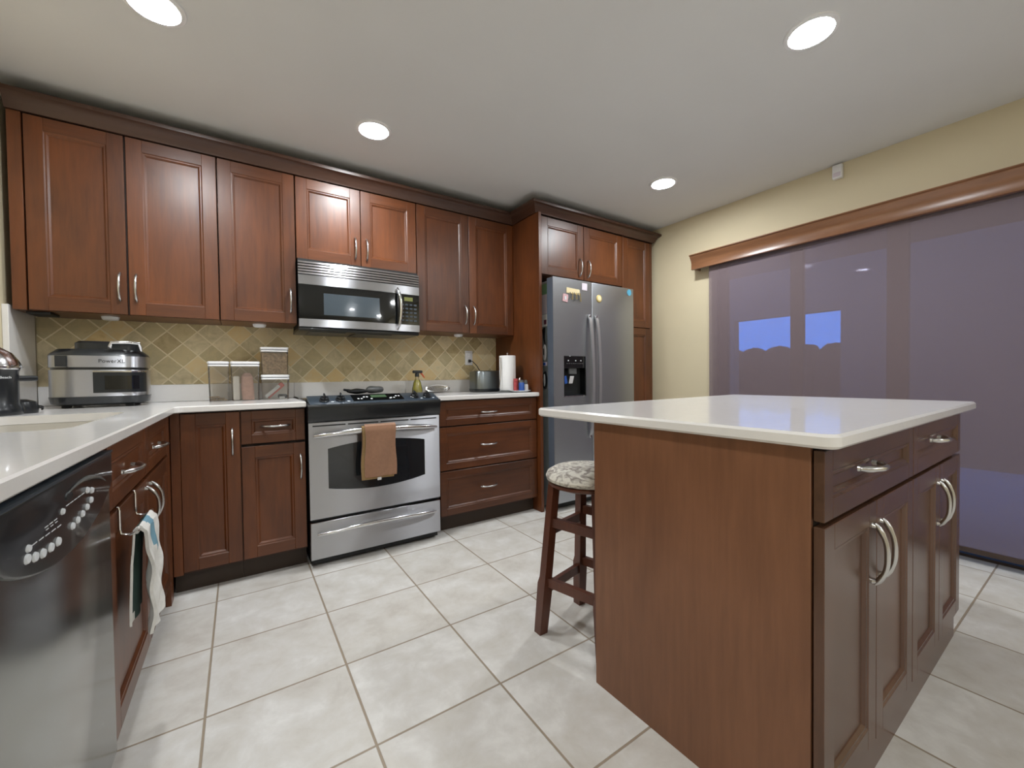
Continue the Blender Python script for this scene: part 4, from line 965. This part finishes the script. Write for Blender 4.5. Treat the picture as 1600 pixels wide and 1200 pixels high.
for z, k in ((.985, .8), (.992, 1), (1.075, 1), (1.085, .9)):
    pts = q(.1795, .1475, .10, z); 
    sel = [p for p in pts if p[1] < -.31 and p[0] > .315]
    secs.append(sel)
m_ = min(len(s) for s in secs)
RB = Matrix.Rotation(.10, 3, 'Z')
def strip(x0, x1, z0, z1, m, th, name, par, hy=.144):
    b = B(); secs = []
    for k in range(13):
        x = x0 + (x1 - x0) * k / 12; hx, r = .176, .10
        yy = -hy if x < hx - r else -(hy - r) - math.sqrt(max(0, r * r - (x - (hx - r)) ** 2))
        a = RB @ Vector((x, yy - th, 0)); c_ = RB @ Vector((x, yy + .004, 0))
        secs.append([(.315 + a.x, -.27 + a.y, z0), (.315 + a.x, -.27 + a.y, z1), (.315 + c_.x, -.27 + c_.y, z1), (.315 + c_.x, -.27 + c_.y, z0)])
    b.loft(secs, m); return b.build(name, par)
cpp = strip(-.02, .165, .985, 1.082, 'black', .006, 'control_panel', t)
strip(.02, .14, 1.0, 1.066, 'blackg', .008, 'display', cpp)
strip(-.02, .165, 1.0825, 1.089, 'steelb', .005, 'panel_trim', cpp)
strip(-.14, -.105, 1.108, 1.158, 'black', .002, 'hinge_cover', ld)
pp = RB @ Vector((.045, -.1465, 0))
text_mesh('brand_lettering', 'PowerXL', .024, 'blackm', ld, Matrix.Translation((.315 + pp.x, -.27 + pp.y, 1.135)) @ Matrix.Rotation(.10, 4, 'Z') @ Matrix.Rotation(PI / 2, 4, 'X'))

# ------------------------------------------------------------------ black appliance with steel dome at the left edge
kc = (.094, -.745)
t = thing('electric_kettle', 'black countertop kettle with a domed steel lid at the left edge of the photo', 'kettle', (kc[0], kc[1], CT))
b = B(); b.lathe([(0, 0), (.088, 0), (.090, .008), (.086, .03), (.080, .04), (.080, .165), (.084, .172), (0, .174)], (kc[0], kc[1], CT + .001), 'black', 36)
b.build('body', t)
b = B(); b.lathe([(0, .172), (.088, .172), (.091, .180), (.088, .19), (.081, .207), (.064, .236), (.036, .257), (0, .264)], (kc[0], kc[1], CT + .001), 'steelb', 40); b.build('domed_lid', t)
b = B(); b.box(kc[0] + .03, kc[0] + .13, kc[1] - .02, kc[1] + .02, CT + .128, CT + .150, 'black', .006, 2, rot=('Z', .6), piv=(kc[0], kc[1], CT)); b.build('spout_lever', t)
b = B(); b.lathe([(0, 0), (.05, 0), (.052, .02), (.045, .045), (.02, .055), (0, .056)], (kc[0] + .055, kc[1] + .085, CT + .001), 'black', 24); b.build('plug_base', t)
text_mesh('printed_name', 'Hamilton Beach', .0125, 'whitel', t, Matrix.Translation((kc[0] + .044, kc[1] - .0685, CT + .143)) @ Matrix.Rotation(math.radians(32), 4, 'Z') @ Matrix.Rotation(PI / 2, 4, 'X'))
b = B(); pts = []
for k in range(26):
    a = 2 * PI * k / 25 * 1.6; pts.append((.125 + .035 * math.cos(a) + .0, -.475 + .05 * math.sin(a), CT + .005 + .012 * k / 25 + .010 * abs(math.sin(a / 2))))
b.tube(pts, .0035, 'blackm', 8); tag(b.build('coiled_cord'), 'loop of black power cord between the kettle and the cooker', 'cord')
